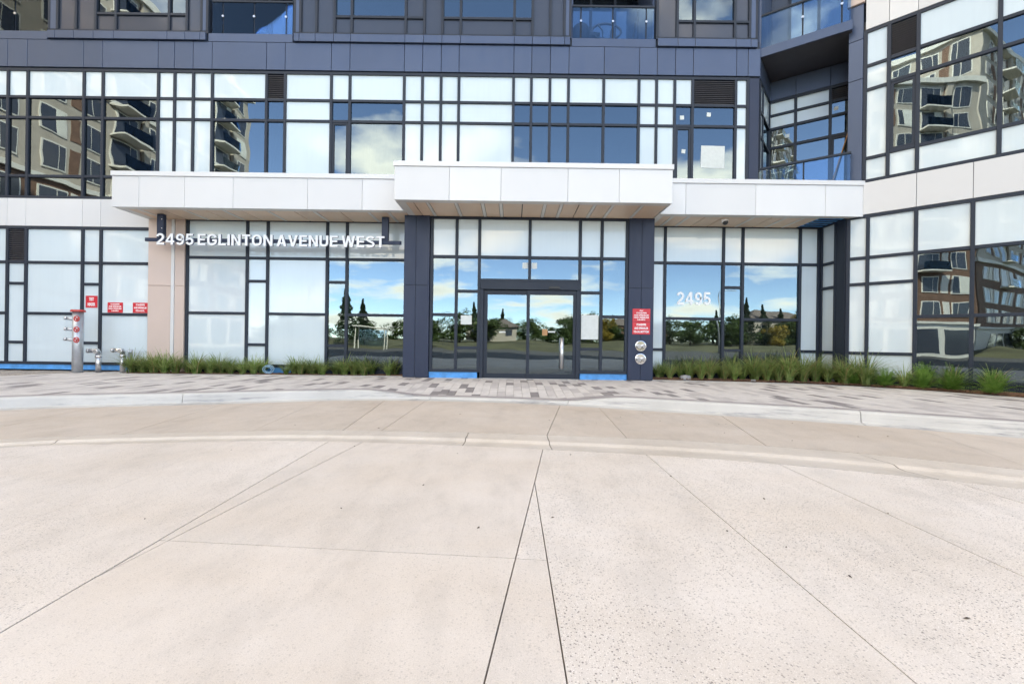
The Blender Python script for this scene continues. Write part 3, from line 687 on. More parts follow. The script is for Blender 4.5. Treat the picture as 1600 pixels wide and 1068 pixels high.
# canopy
CZ0, CZ1 = 4.09, 4.94
can = prism('canopy', [(-9.74, 10.93), (-2.65, 10.93), (-2.65, 10.09), (3.52, 10.09), (3.52, 10.93), (8.45, 10.93), (8.25, 11.14), (8.25, 12.02), (6.45, 12.02), (-9.74, 12.02)], CZ0 + .03, CZ1 - .03, 'louver_dark', bld)
def fascia(fr, js, ends=True):
    for a, b in zip(js, js[1:]): wbox('fascia_panel', fr, a + .003, b - .003, CZ0 - .005, CZ1 - .105, .0, .04, 'white_panel', can, .004)
    wbox('coping', fr, js[0] - .02, js[-1] + .02, CZ1 - .10, CZ1 + .012, -.12, .065, 'white_panel', can, .006)
FS, FC_ = Frame(0, 10.93, 0), Frame(0, 10.09, 0)
fascia(FS, [-9.78, -9.12, -8.01, -6.83, -5.02, -3.69, -2.69]); fascia(FS, [3.56, 4.18, 5.88, 7.57, 8.53]); fascia(FC_, [-2.69, -1.456, -.294, 1.208, 2.361, 3.56])
fascia(Frame(-9.74, 12.02, 90), [.0, 1.09 - .045]); fascia(Frame(-2.65, 10.88, 90), [.0, .745]); fascia(Frame(3.52, 10.09 + .045, -90), [.0, .745])
def soff(x0, x1, y0, y1, strips, gaps):
    """border frame, tan panels with dark joints, pale linear light slots"""
    zb, zt = CZ0, CZ0 + .028; fr = Frame(0, 0, 0)
    def sb(nm, a, b, c, d, mat, dz=0): o = bpy.data.objects.new(nm, box_mesh(b - a, d - c, zt - zb, mat, 0)); return link(o, can, Matrix.Translation(((a + b) / 2, (c + d) / 2, (zb + zt) / 2 - dz)))
    w = .17
    sb('soffit_border', x0, x1, y0, y0 + w, 'soffit_grey', .002)
    sb('soffit_border', x0, x0 + w, y0 + w + .002, y1, 'soffit_grey', .002); 
    js = sorted([(s, .035) for s in strips] + [(q, 0) for q in gaps]); last = x0 + w + .004
    for s, hw in js + [(x1, .0)]:
        if s - hw - .012 > last: sb('soffit_panel', last, s - hw - .012, y0 + w + .004, y1, 'soffit_tan')
        if hw: sb('soffit_light', s - hw, s + hw, y0 + w + .004, y1, 'soffit_grey', .004)
        last = s + hw + .012
soff(-9.74, -2.66, 10.93, 12.015, [-9.3, -8.18, -7.2, -6.1, -4.95, -3.6, -3.1], [-8.75, -7.65, -6.75, -5.45, -4.3])
soff(3.53, 7.58, 10.93, 12.015, [3.95, 4.35, 5.95, 6.75, 7.2], [4.75, 5.2, 6.4])
soff(-2.65, 3.52, 10.09, 11.34, [-1.98, -1.33, -.72, -.30, .72, 1.1, 1.86, 2.28, 2.95], [-2.3, .2, 1.5])
mesh_obj('exposed_deck', [(7.60, 10.95, CZ0 + .02), (8.42, 10.95, CZ0 + .02), (8.24, 11.14, CZ0 + .02), (8.24, 12.01, CZ0 + .02), (7.60, 12.01, CZ0 + .02)], [(0, 1, 2, 3, 4)], 'blue_membrane', can)
wbox('soffit_border', Frame(0, 10.93, 0), 7.60, 8.45, CZ0, CZ0 + .028, -.16, .0, 'soffit_grey', can)
for q in range(5):
    y = 11.2 + .18 * q; tube_obj('deck_strut', [(7.62, y, CZ0 + .0), (8.2, y + .05, CZ0 + .0)], .012, 'frame_metal', can, 6)

# body behind the glass: slabs, rooms, tower above that keeps the forecourt in shade
def solid(name, x0, x1, y0, y1, z0, z1, mat): return link(bpy.data.objects.new(name, box_mesh(x1 - x0, y1 - y0, z1 - z0, mat, 0)), bld, Matrix.Translation(((x0 + x1) / 2, (y0 + y1) / 2, (z0 + z1) / 2)))
solid('interior_floor', -30, 34, 12.22, 24, -.30, -.02, 'interior_floor')
mesh_obj('interior_floor', [(-2.7, 11.40, -.01), (3.5, 11.40, -.01), (3.5, 12.21, -.01), (-2.7, 12.21, -.01)], [(0, 1, 2, 3)], 'interior_floor', bld)
solid('floor_slab', -30, 34, 12.30, 24, 4.17, 4.50, 'interior_wall')
solid('floor_slab', -30, 6.4, 12.20, 24, 8.16, 8.90, 'interior_wall')
solid('floor_slab', 6.4, 34, 13.9, 24, 8.16, 8.90, 'interior_wall')
solid('back_wall', -30, 34, 17.0, 17.2, -.02, 4.17, 'interior_wall')
solid('back_wall', -30, 34, 16.5, 16.7, 4.50, 8.16, 'interior_wall')
solid('back_wall', -30, 34, 16.0, 16.2, 8.90, 12.0, 'interior_wall')
for x in (-9.4, -2.8, 3.3): solid('partition_wall', x, x + .15, 12.25, 17, -.02, 4.17, 'interior_wall')
for x in (-9.4, -5.6, -1.9, 3.9): solid('partition_wall', x, x + .12, 12.25, 16.5, 4.50, 8.16, 'interior_wall')
solid('rear_wall', -30, 34, 24, 24.3, -.3, 12.0, 'charcoal_panel')
solid('side_wall', -30.3, -30, 12.2, 24.3, -.3, 12.0, 'charcoal_panel')
solid('west_wall', -30, -16.64, 12.0, 12.2, -.3, 12.0, 'charcoal_panel')
solid('podium_roof', -30.3, -22.01, 12.2, 24.3, 12.005, 12.3, 'charcoal_panel'); solid('podium_roof', 24.01, 34, 12.2, 24.3, 12.005, 12.3, 'charcoal_panel')
tower = solid('tower_block', -22, 24, 12.25, 24.3, 12.02, 38, 'charcoal_panel')
for fl in range(7):
    z = 12.6 + fl * 3.3
    for i in range(12):
        x = -20 + i * 3.6; wbox('window', Frame(0, 12.25, 0), x, x + 1.9, z, z + 1.9, .0, .03, 'dark_glass_panel', tower)
# wing body
def wq(x, n): p = WG.pt(x, n, 0); return (p.x, p.y)
for z0, z1, m_ in ((-.3, -.02, 'interior_floor'), (4.17, 4.86, 'interior_wall'), (8.62, 8.9, 'interior_wall'), (10.2, 10.5, 'charcoal_panel')):
    prism('wing_slab', [wq(.1, -.12), wq(12, -.12), wq(12, -6), wq(1.0, -2.2)], z0, z1, m_, bld)
wbox('wing_back_wall', WG, 1.0, 12, -.02, 10.2, -3.6, -3.5, 'interior_wall', bld)
wbox('wing_end_wall', WG, 5.84, 12, -.3, 10.2, -.2, .0, 'charcoal_panel', bld)
for x in (.55, 3.0): wbox('partition_wall', WG, x, x + .1, 4.86, 8.62, -3.4, -.14, 'interior_wall', bld)

# ------------------------------------------------------------------ lettering
TXT = {}
def text_mesh(s, extrude, offset=0.0, shear=0):
    c = bpy.data.curves.new('lettering', 'FONT'); c.body = s; c.extrude = extrude; c.offset = offset; c.size = 1.0; c.align_x = 'LEFT'; c.resolution_u = 4
    o = bpy.data.objects.new('lettering', c); COL.objects.link(o)
    dg = bpy.context.evaluated_depsgraph_get(); me = bpy.data.meshes.new_from_object(o.evaluated_get(dg)); bpy.data.objects.remove(o); bpy.data.curves.remove(c); return me
def bbox(me):
    xs = [v.co.x for v in me.vertices]; ys = [v.co.y for v in me.vertices]; return min(xs), max(xs), min(ys), max(ys)
def set_mats(me, front, side, zf):
    me.materials.clear(); me.materials.append(M[front]); me.materials.append(M[side])
    for p in me.polygons: p.material_index = 0 if p.normal.z > .9 else 1
# bold grotesque capitals drawn as mitred strokes in a box 1 high
def arc(cx, cy, rx, ry, a0, a1, n=14): return [(cx + rx * math.cos(R(a0 + (a1 - a0) * k / n)), cy + ry * math.sin(R(a0 + (a1 - a0) * k / n))) for k in range(n + 1)]
TW = .185; H2 = TW / 2
def sq(x0, x1, y0, y1): return ('poly', [(x0, y0), (x1, y0), (x1, y1), (x0, y1)])
GLY = {
 'E': (.60, [sq(0, TW, 0, 1), sq(TW, .60, 0, .16), sq(TW, .56, .42, .575), sq(TW, .60, .84, 1)]),
 'L': (.57, [sq(0, TW, 0, 1), sq(TW, .57, 0, .16)]), 'I': (TW, [sq(0, TW, 0, 1)]),
 'T': (.63, [sq(.315 - H2, .315 + H2, 0, .84), sq(0, .63, .84, 1)]),
 'N': (.70, [('poly', [(0, 0), (.18, 0), (.18, .68), (.51, 0), (.70, 0), (.70, 1), (.52, 1), (.52, .32), (.19, 1), (0, 1)])]),
 'A': (.76, [('poly', [(0, 0), (.20, 0), (.265, .20), (.495, .20), (.56, 0), (.76, 0), (.485, 1), (.275, 1)]), ('hole', [(.31, .345), (.45, .345), (.38, .72)])]),
 'V': (.74, [('poly', [(.27, 0), (.47, 0), (.74, 1), (.54, 1), (.37, .27), (.20, 1), (0, 1)])]),
 'W': (1.02, [('poly', [(.19, 0), (.38, 0), (.51, .62), (.64, 0), (.83, 0), (1.02, 1), (.83, 1), (.725, .33), (.60, 1), (.42, 1), (.295, .33), (.19, 1), (0, 1)])]),
 'U': (.68, [('line', [(H2, 1), (H2, .36)] + arc(.34, .36, .34 - H2, .36 - H2, 180, 360) + [(.68 - H2, .36), (.68 - H2, 1)])]),
 'O': (.76, [('loop', arc(.38, .62, .38 - H2, .40 - H2, 0, 180) + arc(.38, .38, .38 - H2, .40 - H2, 180, 360))]),
 'G': (.75, [('line', [(.655, .70)] + arc(.38, .62, .38 - H2, .40 - H2, 20, 180) + arc(.38, .38, .38 - H2, .40 - H2, 180, 352) + [(.66, .44), (.40, .44)])]),
 'S': (.66, [('line', arc(.33, .735, .33 - H2, .285 - H2, 15, 255, 16) + arc(.33, .275, .33 - H2, .295 - H2, 78, -165, 16))]),
 '2': (.62, [('line', arc(.31, .69, .31 - H2, .33 - H2, 170, -25, 14) + [(.44, .48), (.13, .17), (.13, .085), (.62, .085)])]),
 '4': (.66, [('poly', [(.38, 0), (.56, 0), (.56, .22), (.66, .22), (.66, .37), (.56, .37), (.56, 1), (.36, 1), (0, .38), (0, .22), (.38, .22)]), ('hole', [(.165, .37), (.38, .37), (.38, .74)])]),
 '9': (.62, [('loop', arc(.31, .68, .31 - H2, .32 - H2, 0, 360, 26)[:-1]), ('line', [(.62 - H2, .60), (.62 - H2, .42)] + arc(.30, .36, .32 - H2, .38 - H2, 0, -150, 12))]),
 '5': (.62, [('line', [(.57, .915), (.145, .915), (.105, .50)] + arc(.30, .33, .31 - H2, .34 - H2, 125, -160, 16))]),
}
def stroke_polys(pts, closed, w):
    n = len(pts); L, Rr = [], []
    for i in range(n):
        p = Vector(pts[i]); a = Vector(pts[i - 1]) if (i or closed) else None; b = Vector(pts[(i + 1) % n]) if (i < n - 1 or closed) else None
        d1 = (p - a).normalized() if a is not None and (p - a).length > 1e-6 else None; d2 = (b - p).normalized() if b is not None and (b - p).length > 1e-6 else None
        d1 = d1 or d2; d2 = d2 or d1; t = (d1 + d2).normalized() if (d1 + d2).length > 1e-4 else d1; m_ = Vector((-t.y, t.x)); k = 1 / max(.45, m_.dot(Vector((-d1.y, d1.x))))
        L.append(p + m_ * w / 2 * k); Rr.append(p - m_ * w / 2 * k)
    m = n if closed else n - 1
    return [[L[i], Rr[i], Rr[(i + 1) % n], L[(i + 1) % n]] for i in range(m)]
def glyph_mesh(ch, sx, sz, depth, front, side):
    w, items = GLY[ch]; bm = bmesh.new()
    def face(ps):
        return bm.faces.new([bm.verts.new((p[0] * sx, p[1] * sz, depth / 2)) for p in ps])
    poly = None
    for kind, pts in items:
        if kind == 'poly': poly = pts; face(pts) if not any(k == 'hole' for k, _ in items) else None
        elif kind == 'hole':        # outer and inner outline bridged by a triangle fill
            es = []
            for ring in (poly, pts):
                vs_ = [bm.verts.new((p[0] * sx, p[1] * sz, depth / 2)) for p in ring]; es += [bm.edges.new((vs_[i], vs_[(i + 1) % len(vs_)])) for i in range(len(vs_))]
            bmesh.ops.triangle_fill(bm, edges=es, use_beauty=True)
        else:
            for q in stroke_polys(pts, kind == 'loop', TW * .93): face(q)
    bmesh.ops.remove_doubles(bm, verts=bm.verts, dist=.0005)
    for f in bm.faces:
        f.normal_update()
        if f.normal.z < 0: f.normal_flip()
    fs = list(bm.faces); ret = bmesh.ops.extrude_face_region(bm, geom=fs)
    for v in [g_ for g_ in ret['geom'] if isinstance(g_, bmesh.types.BMVert)]: v.co.z -= depth
    bmesh.ops.recalc_face_normals(bm, faces=bm.faces)
    me = bpy.data.meshes.new('letter'); bm.to_mesh(me); bm.free(); set_mats(me, front, side, 0)
    return me
def letters(s, fr, x0, x1, zb, zt, n, depth, parent, front='sign_white', side='sign_white', gap=.115, space=.30):
    tot = 0; pos = []
    for i, ch in enumerate(s):
        if ch == ' ': tot += space - gap; continue
        pos.append((ch, tot)); tot += GLY[ch][0] + gap
    tot -= gap; sx = (x1 - x0) / tot
    for ch, x in pos:
        link(bpy.data.objects.new('letter', glyph_mesh(ch, sx, zt - zb, depth, front, side)), parent, fr.mat(x0 + x * sx, n, zb) @ Matrix.Rotation(R(90), 4, 'X'))
SG = Frame(0, 11.44, 0)
sign = empty('address_sign', (-6.2, 11.44, 3.30), 'long hanging address sign with raised white letters reading 2495 EGLINTON AVENUE WEST', 'sign')
wbox('sign_bar', SG, -9.44, -2.88, 3.385, 3.475, -.10, -.03, 'column_panel_metal', sign, .006)
for xc in (-9.055, -3.295): wbox('hanger_post', SG, xc - .082, xc + .082, 3.476, 4.088, -.14, -.03, 'column_panel_metal', sign, .006)
for xc in (-9.055,):
    for z in (3.72, 3.95): tube_obj('bolt', [SG.pt(xc + .05, -.03, z), SG.pt(xc + .05, -.022, z)], .012, 'steel', sign, 8)
letters('2495 EGLINTON AVENUE WEST', SG, -9.11, -3.285, 3.290, 3.575, -.004, .05, sign, 'sign_white', 'letter_side')
num = empty('window_number', (4.87, FY, 1.99), 'white number 2495 stuck on the tinted window beside the red signs', 'number')
letters('2495', MAIN, 4.42, 5.34, 1.995, 2.335, .002, .006, num, 'sign_white', 'sign_white')

def plaque(fr, x0, x1, z0, z1, n, lines, label, cat='sign', group=None):
    c = fr.pt((x0 + x1) / 2, n, z0)
    r = empty('warning_sign', c, label, cat, group)
    wbox('plate', fr, x0, x1, z0, z1, n, n + .008, 'red_sign', r, .002)
    k = len(lines); H = (z1 - z0) * .86 / k; w = x1 - x0; mx = max(len(s) for s in lines)
    for i, s in enumerate(lines):
        zc = z1 - (z1 - z0) * .07 - H * (i + .5); tw = w * .84 * len(s) / max(mx, 8); hh = H * .31
        me = text_mesh(s, .5, .03); a, b, c0, d = bbox(me)
        for v in me.vertices: v.co = ((v.co.x - (a + b) / 2) / (b - a) * tw, (v.co.y - (c0 + d) / 2) / (d - c0) * hh * 2, v.co.z * .003)
        me.update(); set_mats(me, 'sign_white', 'sign_white', 0)
        link(bpy.data.objects.new('text_line', me), r, fr.mat((x0 + x1) / 2, n + .0095, zc) @ Matrix.Rotation(R(90), 4, 'X'))
plaque(MAIN, -11.49, -11.175, 1.70, 2.02, .004, ['TEST', 'HEADER'], 'square red sign reading TEST HEADER above the grey standpipe')
plaque(MAIN, -10.90, -10.49, 1.575, 1.85, .004, ['STANDPIPE', 'AND SPRINKLER', 'HIGH PRESSURE', '5-8-MPH'], 'red rectangular sign with four lines of white text on frosted glass')
plaque(MAIN, -10.22, -9.81, 1.575, 1.85, .004, ['STANDPIPE', 'AND SPRINKLER', 'P/3-4-LVL'], 'red rectangular sign with three lines of white text next to the beige pier')
CF = Frame(0, 11.3, 0)
plaque(CF, 3.03, 3.475, 1.482, 1.81, .001, ['FDC', 'STANDPIPE', 'AND SPRINKLER', 'HIGH PRESSURE', '5-8-MPC'], 'upper red five-line sign on the charcoal column beside the doors')
plaque(CF, 3.03, 3.475, 1.165, 1.475, .001, ['STANDPIPE', 'AND SPRINKLER', 'P/3-LVL BOTTOM'], 'lower red three-line sign on the charcoal column above the chrome inlets')

# ------------------------------------------------------------------ fire fittings
def disc(bm, fr, x, n, z, r, th, seg=24, dome=0):
    rings = [(n, r), (n + th * .7, r), (n + th, r * .9), (n + th + dome, .001)]; prev = None
    for nn, rr in rings:
        cur = [bm.verts.new(fr.pt(x + rr * math.cos(2 * math.pi * k / seg), nn, z + rr * math.sin(2 * math.pi * k / seg))) for k in range(seg)]
        if prev:
            for k in range(seg): bm.faces.new((prev[k], prev[(k + 1) % seg], cur[(k + 1) % seg], cur[k]))
        prev = cur
for z, lab in ((.872, 'upper round chrome fire hose inlet on the charcoal column'), (.548, 'lower round chrome fire hose inlet on the charcoal column')):
    r = empty('fire_inlet', CF.pt(3.245, 0, z), lab, 'fire inlet')
    bm = bmesh.new(); disc(bm, CF, 3.245, .001, z, .135, .012); bm_obj('wall_plate', bm, 'chrome', r)
    for dx in (-.052, .058):
        tube_obj('inlet_neck', [CF.pt(3.245 + dx, .013, z), CF.pt(3.245 + dx * 1.15, .09, z - .01)], .044, 'chrome', r, 14)
        tube_obj('inlet_cap', [CF.pt(3.245 + dx * 1.15, .09, z - .01), CF.pt(3.245 + dx * 1.2, .115, z - .013)], [.05, .044], 'steel', r, 14)
    tube_obj('cap_chain', [CF.pt(3.245 - .05, .10, z - .05), CF.pt(3.245 - .02, .08, z - .095), CF.pt(3.245 + .03, .08, z - .085), CF.pt(3.245 + .06, .10, z - .05)], .006, 'black_plastic', r, 6)
sp = empty('standpipe', (-11.05, 11.40, 0), 'tall grey standpipe with red cap and three red valve wheels', 'standpipe')
tube_obj('pipe', [(-11.05, 11.4, -.02), (-11.05, 11.4, 1.545)], .108, 'galvanized', sp, 24)
tube_obj('cap', [(-11.05, 11.4, 1.546), (-11.05, 11.4, 1.56), (-11.05, 11.4, 1.60)], [.15, .15, .135], 'red_paint', sp, 24)
for z in (1.365, 1.095, .835):
    w = empty_part = tube_obj('valve_stem', [(-10.985, 11.31, z), (-10.905, 11.215, z)], .022, 'red_paint', sp, 10)
    bm = bmesh.new()
    pts = [(-10.905 + .062 * math.cos(a), 11.215, z + .062 * math.sin(a)) for a in [2 * math.pi * k / 20 for k in range(21)]]
    tube(bm, pts, .014, 8, False)
    for a in (0.4, 0.4 + 2.09, 0.4 + 4.19): tube(bm, [(-10.905, 11.215, z), (-10.905 + .06 * math.cos(a), 11.215, z + .06 * math.sin(a))], .012, 6)
    bm_obj('valve_wheel', bm, 'red_paint', w)
    tube_obj('outlet', [(-11.10, 11.37, z), (-11.19, 11.34, z + .002), (-11.255, 11.32, z + .012)], [.045, .036, .034], 'galvanized', sp, 12)
    tube_obj('outlet_cap', [(-11.255, 11.32, z + .012), (-11.295, 11.305, z + .018)], [.046, .042], 'steel', sp, 12)
def low_pipe(x, y, h, label, twin):
    r = empty('hose_connection', (x, y, 0), label, 'hose connection')
    tube_obj('pipe', [(x, y, -.02), (x, y, h)], .058, 'steel', r, 18)
    tube_obj('collar', [(x, y, h - .12), (x, y, h - .05)], .07, 'chrome', r, 18)
    tube_obj('elbow', [(x, y, h - .02), (x - .02, y - .02, h + .05), (x - .12, y - .03, h + .055), (x - .20, y - .03, h + .055)], [.066, .068, .054, .05], 'chrome', r, 16)
    tube_obj('end_cap', [(x - .20, y - .03, h + .055), (x - .245, y - .03, h + .055)], .062, 'steel', r, 16)
    tube_obj('front_cap', [(x + .01, y - .04, h + .04), (x + .01, y - .12, h + .035)], [.062, .055], 'steel', r, 16)
    if twin: tube_obj('second_pipe', [(x + .13, y + .08, -.02), (x + .13, y + .08, h), (x + .12, y + .06, h + .06)], [.05, .05, .075], 'galvanized', r, 16)
low_pipe(-10.72, 11.62, .50, 'single low chrome hose connection standing between standpipe and grasses', False)
low_pipe(-10.16, 11.70, .52, 'twin low chrome hose connection half hidden by the first grass clump', True)
r = empty('security_camera', (5.33, 11.30, CZ0), 'small white dome security camera hanging under the canopy', 'camera')
tube_obj('base', [(5.33, 11.3, CZ0 - .002), (5.33, 11.3, CZ0 - .045)], [.085, .08], 'sign_white', r, 18)
bm = bmesh.new(); bmesh.ops.create_uvsphere(bm, u_segments=18, v_segments=10, radius=.07); bm_obj('dome', bm, 'black_plastic', r, Matrix.Translation((5.33, 11.285, CZ0 - .075)))
tube_obj('collar', [(5.33, 11.3, CZ0 - .046), (5.33, 11.295, CZ0 - .085)], [.08, .074], 'sign_white', r, 18)

# papers and stickers on the glass
def paper(fr, x, z, w, h, label, group=None, rot=0, n=-.002):
    o = bpy.data.objects.new('paper_notice', box_mesh(w, .002, h, 'paper', 0))
    link(o, None, fr.mat(x, n, z) @ Matrix.Rotation(R(rot), 4, 'Y')); tag(o, label, 'paper', group); return o
paper(MAIN, 5.34, 5.98, .64, .60, 'large white paper taped inside the blue upper window', rot=1)
paper(MAIN, 4.50, 7.03, .11, .11, 'small white sticker on the narrow pane above the sash window', rot=-4)
paper(MAIN, 5.22, 7.12, .11, .11, 'small white sticker on the wide transom pane below the louver', rot=3)
paper(MAIN, 4.55, 6.12, .10, .11, 'small white sticker on the narrow blue sash window', rot=5, n=0)
paper(ENT, -1.17, 1.475, .28, .23, 'white notice on the narrow pane left of the sliding doors')
paper(ENT, 1.97, 1.33, .44, .62, 'tall pale notice sheet on the narrow pane right of the sliding doors')
paper(ENT, .31, 2.87, .14, .15, 'small white square sticker over the fixed left door leaf')
paper(ENT, .54, 2.87, .14, .15, 'small white square sticker over the handled door leaf')
paper(ENT, .83, 1.185, .10, .16, 'small brown notice on the sliding door', n=.02).data = box_mesh(.13, .002, .16, 'wood_pole', 0)
paper(ENT, 1.0, 1.20, .18, .035, 'narrow white sticker strip on the handled door leaf', n=.02)
paper(ENT, -.25, 1.18, .16, .035, 'narrow white sticker strip on the fixed door leaf', n=-.03)
for x, z, lab in ((.48, 7.0, 'white sticker on the left pane of the recessed window wall'), (1.62, 7.47, 'white sticker beneath the recess louver')):
    paper(RCW, x, z, .10, .10, lab)

# balcony things
pc = empty('round_chair', (2.53, FY + .34, 9.12), 'dark round papasan chair frame on the glazed loggia', 'chair')
ring = [(2.50 + .40 * math.cos(a), FY + .34 + .08 * math.sin(a), 9.55 + .27 * math.sin(a)) for a in [2 * math.pi * k / 32 for k in range(33)]]
bm = bmesh.new(); tube(bm, ring, .03, 8, False); bm_obj('ring_frame', bm, 'wicker', pc)
for s in (-1, 1):
    tube_obj('leg', [(2.50 + s * .25, FY + .36, 9.77), (2.50 + s * .12, FY + .30, 9.55), (2.50 + s * .10, FY + .32, 9.30), (2.50 + s * .16, FY + .36, 9.12)], .02, 'wicker', pc, 8)
lc = empty('lounge_chair', (1.9, FY + .7, 9.12), 'dark covered egg lounge chair at the end of the loggia', 'chair')
bm = bmesh.new(); bmesh.ops.create_uvsphere(bm, u_segments=20, v_segments=12, radius=1)
for v in bm.verts: v.co = Vector((1.80 + v.co.x * .27, FY + .42 + v.co.y * .27, 9.50 + v.co.z * .30))
for f in bm.faces: f.smooth = True
bm_obj('backrest', bm, 'wicker', lc)
bm = bmesh.new(); tube(bm, [(1.95, FY + .40, 9.48), (2.12, FY + .38, 9.46), (2.32, FY + .36, 9.45)], [.16, .10, .07], 10); bm_obj('seat', bm, 'wicker', lc)
for x in (1.72, 1.95, 2.28): tube_obj('leg', [(x, FY + .38, 9.12), (x, FY + .38, 9.44)], .025, 'wicker', lc, 6)
sc = empty('kick_scooter', (3.35, FY + .36, 9.12), 'folded dark kick scooter leaning on the loggia side wall', 'scooter')
tube_obj('stem', [(3.22, FY + .36, 9.20), (3.34, FY + .75, 9.60), (3.47, FY + .95, 10.25)], .02, 'black_plastic', sc, 8)
tube_obj('deck', [(3.12, FY + .55, 9.26), (3.55, FY + .55, 9.20)], .05, 'black_plastic', sc, 8)
for x in (3.12, 3.60):
    bm = bmesh.new(); tube(bm, [(x + .08 * math.cos(a), FY + .55, 9.21 + .08 * math.sin(a)) for a in [2 * math.pi * k / 16 for k in range(17)]], .025, 8, False); bm_obj('wheel', bm, 'black_plastic', sc)
p0, p1 = RCW.pt(1.40, .45, 4.72), RCW.pt(1.93, .06, 6.85)
tag(tube_obj('broom_pole', [p0, (p0 + p1) / 2 + Vector((0, 0, .01)), p1], [.018, .017, .016], 'wood_pole'), 'brown wooden pole leaning against the recess wall on the terrace', 'pole')
cl = RCW.pt(.95, -1.2, 7.98)
r = empty('ceiling_lamp', cl, 'lit warm ceiling lamp inside the recessed upper room', 'lamp')
bm = bmesh.new(); disc(bm, Frame(0, 0, 0), 0, 0, 0, .16, .05, 20, .03); bm_obj('diffuser', bm, 'lamp_glow', r, Matrix.Translation(cl) @ Matrix.Rotation(R(90), 4, 'X'))
# curtains in the wing
def curtain_cloth(fr, x0, x1, z0, z1, n, label, lean=0):
    v, f = [], []; k = 40
    for i in range(k + 1):
        t = i / k; x = x0 + (x1 - x0) * t; d = .035 * math.sin(t * 34) + .015 * math.sin(t * 71)
        for z, q in ((z0, 0), ((z0 + z1) / 2, .6), (z1, 1)): v.append(tuple(fr.pt(x + lean * (1 - q) + .01 * math.sin(t * 20 + q), n + d * (1.1 - .4 * q), z)))
    for i in range(k):
        for j in range(2): f.append((i * 3 + j, i * 3 + 3 + j, i * 3 + 4 + j, i * 3 + 1 + j))
    o = mesh_obj('curtain', v, f, 'curtain_cloth', smooth=True); m = o.modifiers.new('cloth', 'SOLIDIFY'); m.thickness = .004
    return tag(o, label, 'curtain')
curtain_cloth(WG, 1.36, 2.02, 5.5, 7.98, -.30, 'pale gathered curtain in the wing window beside the opening sash')
curtain_cloth(WG, 2.42, 2.52, 5.5, 7.98, -.28, 'narrow drawn-back white curtain at the wing window mullion')
curtain_cloth(WG, 2.62, 3.15, 5.5, 7.98, -.30, 'pale curtain in the outermost upper wing window')
curtain_cloth(MAIN, -4.0, -3.05, 4.55, 7.3, -.35, 'sheer pale curtain in the cloud-reflecting second floor window')
curtain_cloth(MAIN, -7.0, -6.3, 4.55, 7.3, -.35, 'sheer pale curtain below the small second floor louver')
# ------------------------------------------------------------------ planting
def grass_mesh(seed, n, hgt, spread, dry=.06):
    rnd = random.Random(seed); v, f, mi = [], [], []
    for _ in range(n):
        a = rnd.uniform(0, 6.283); r0 = rnd.uniform(0, .07); L = hgt * rnd.uniform(.65, 1.2); lean = min(1.5, rnd.uniform(.10, 1.05)**.8 * spread); w = rnd.uniform(.006, .0125)
        ca, sa = math.cos(a), math.sin(a); bx, by = r0 * ca, r0 * sa; tw = rnd.uniform(-.4, .4); px, py = -math.sin(a + tw), math.cos(a + tw); b = len(v); K = 5
        for k in range(K + 1):
            t = k / K; rr = lean * L * (t**1.7); z = L * (t - .42 * lean * t**2.6); ww = w * (1 - t * .85)
            v += [(bx + ca * rr - px * ww, by + sa * rr - py * ww, z), (bx + ca * rr + px * ww, by + sa * rr + py * ww, z)]
        d = 1 if rnd.random() < dry else 0
        for k in range(K): f.append((b + 2 * k, b + 2 * k + 1, b + 2 * k + 3, b + 2 * k + 2)); mi.append(d)
    return v, f, mi
def blade_part(v, f, mi, me_name='blades'):
    me = bpy.data.meshes.new(me_name); me.from_pydata(v, [], f)
    for m_ in ('blade_green', 'blade_dry'): me.materials.append(M[m_])
    me.polygons.foreach_set('material_index', mi); me.update(); return me
def clump_meshes(h, s, dry, base):
    return [blade_part(*grass_mesh(base + i, 130, h, s, dry)) for i in range(8)]
GL = clump_meshes(.52, 1.3, .09, 10); GR = clump_meshes(.72, 1.15, .18, 40)
def grass(x, y, z, meshes, label, group, sc=1):
    r = empty('ornamental_grass_clump', (x, y, z), label, 'grass clump', group)
    m_ = Matrix.Translation((x, y, z)) @ Matrix.Rotation(random.uniform(0, 6.28), 4, 'Z') @ Matrix.Scale(sc * random.uniform(.72, 1.2), 4)
    link(bpy.data.objects.new('blades', random.choice(meshes)), r, m_)
def bed_place(x):
    for lim, txt in ((-8.78, 'at the foot of the beige pier'), (-7.15, 'below the widest frosted panel under the address sign'), (-6.0, 'beside the blue hose coil'), (-5.0, 'below the frosted panel next to the tinted windows'), (-4.47, 'below the narrow tinted window under the address sign'), (-2.0, 'below the wide tinted window against the charcoal column')):
        if x < lim: return txt
def bed_place_r(x):
    for lim, txt in ((4.5, 'against the charcoal column with red signs'), (5.7, 'below the window numbered 2495'), (6.2, 'below the narrow tinted window right of the number'), (7.72, 'below the wide plain tinted window'), (20, 'in the inside corner by the frosted return panel')):
        if x < lim: return txt
def grass_l(x, y, s):
    q = bed_place(x); grass(x, y, .0, GL, 'green ornamental grass clump ' + q, 'grasses ' + q, s)
def grass_r(x, y, s):
    q = bed_place_r(x); grass(x, y, .03, GR, 'tall green and yellow grass clump ' + q, 'tall grasses ' + q, s)
x = -9.80
while x < -2.95:
    gap = -6.55 < x < -6.1 or -3.6 < x < -3.35
    if not gap: grass_l(x, back(x) + .22 + random.uniform(-.08, .14), 1.12 if x < -8.9 else 1.0 if x < -6.4 else .95)
    if not gap and random.random() < .8: grass_l(x + .1, back(x) + .48, .98)
    x += random.uniform(.25, .33)
x = 3.85
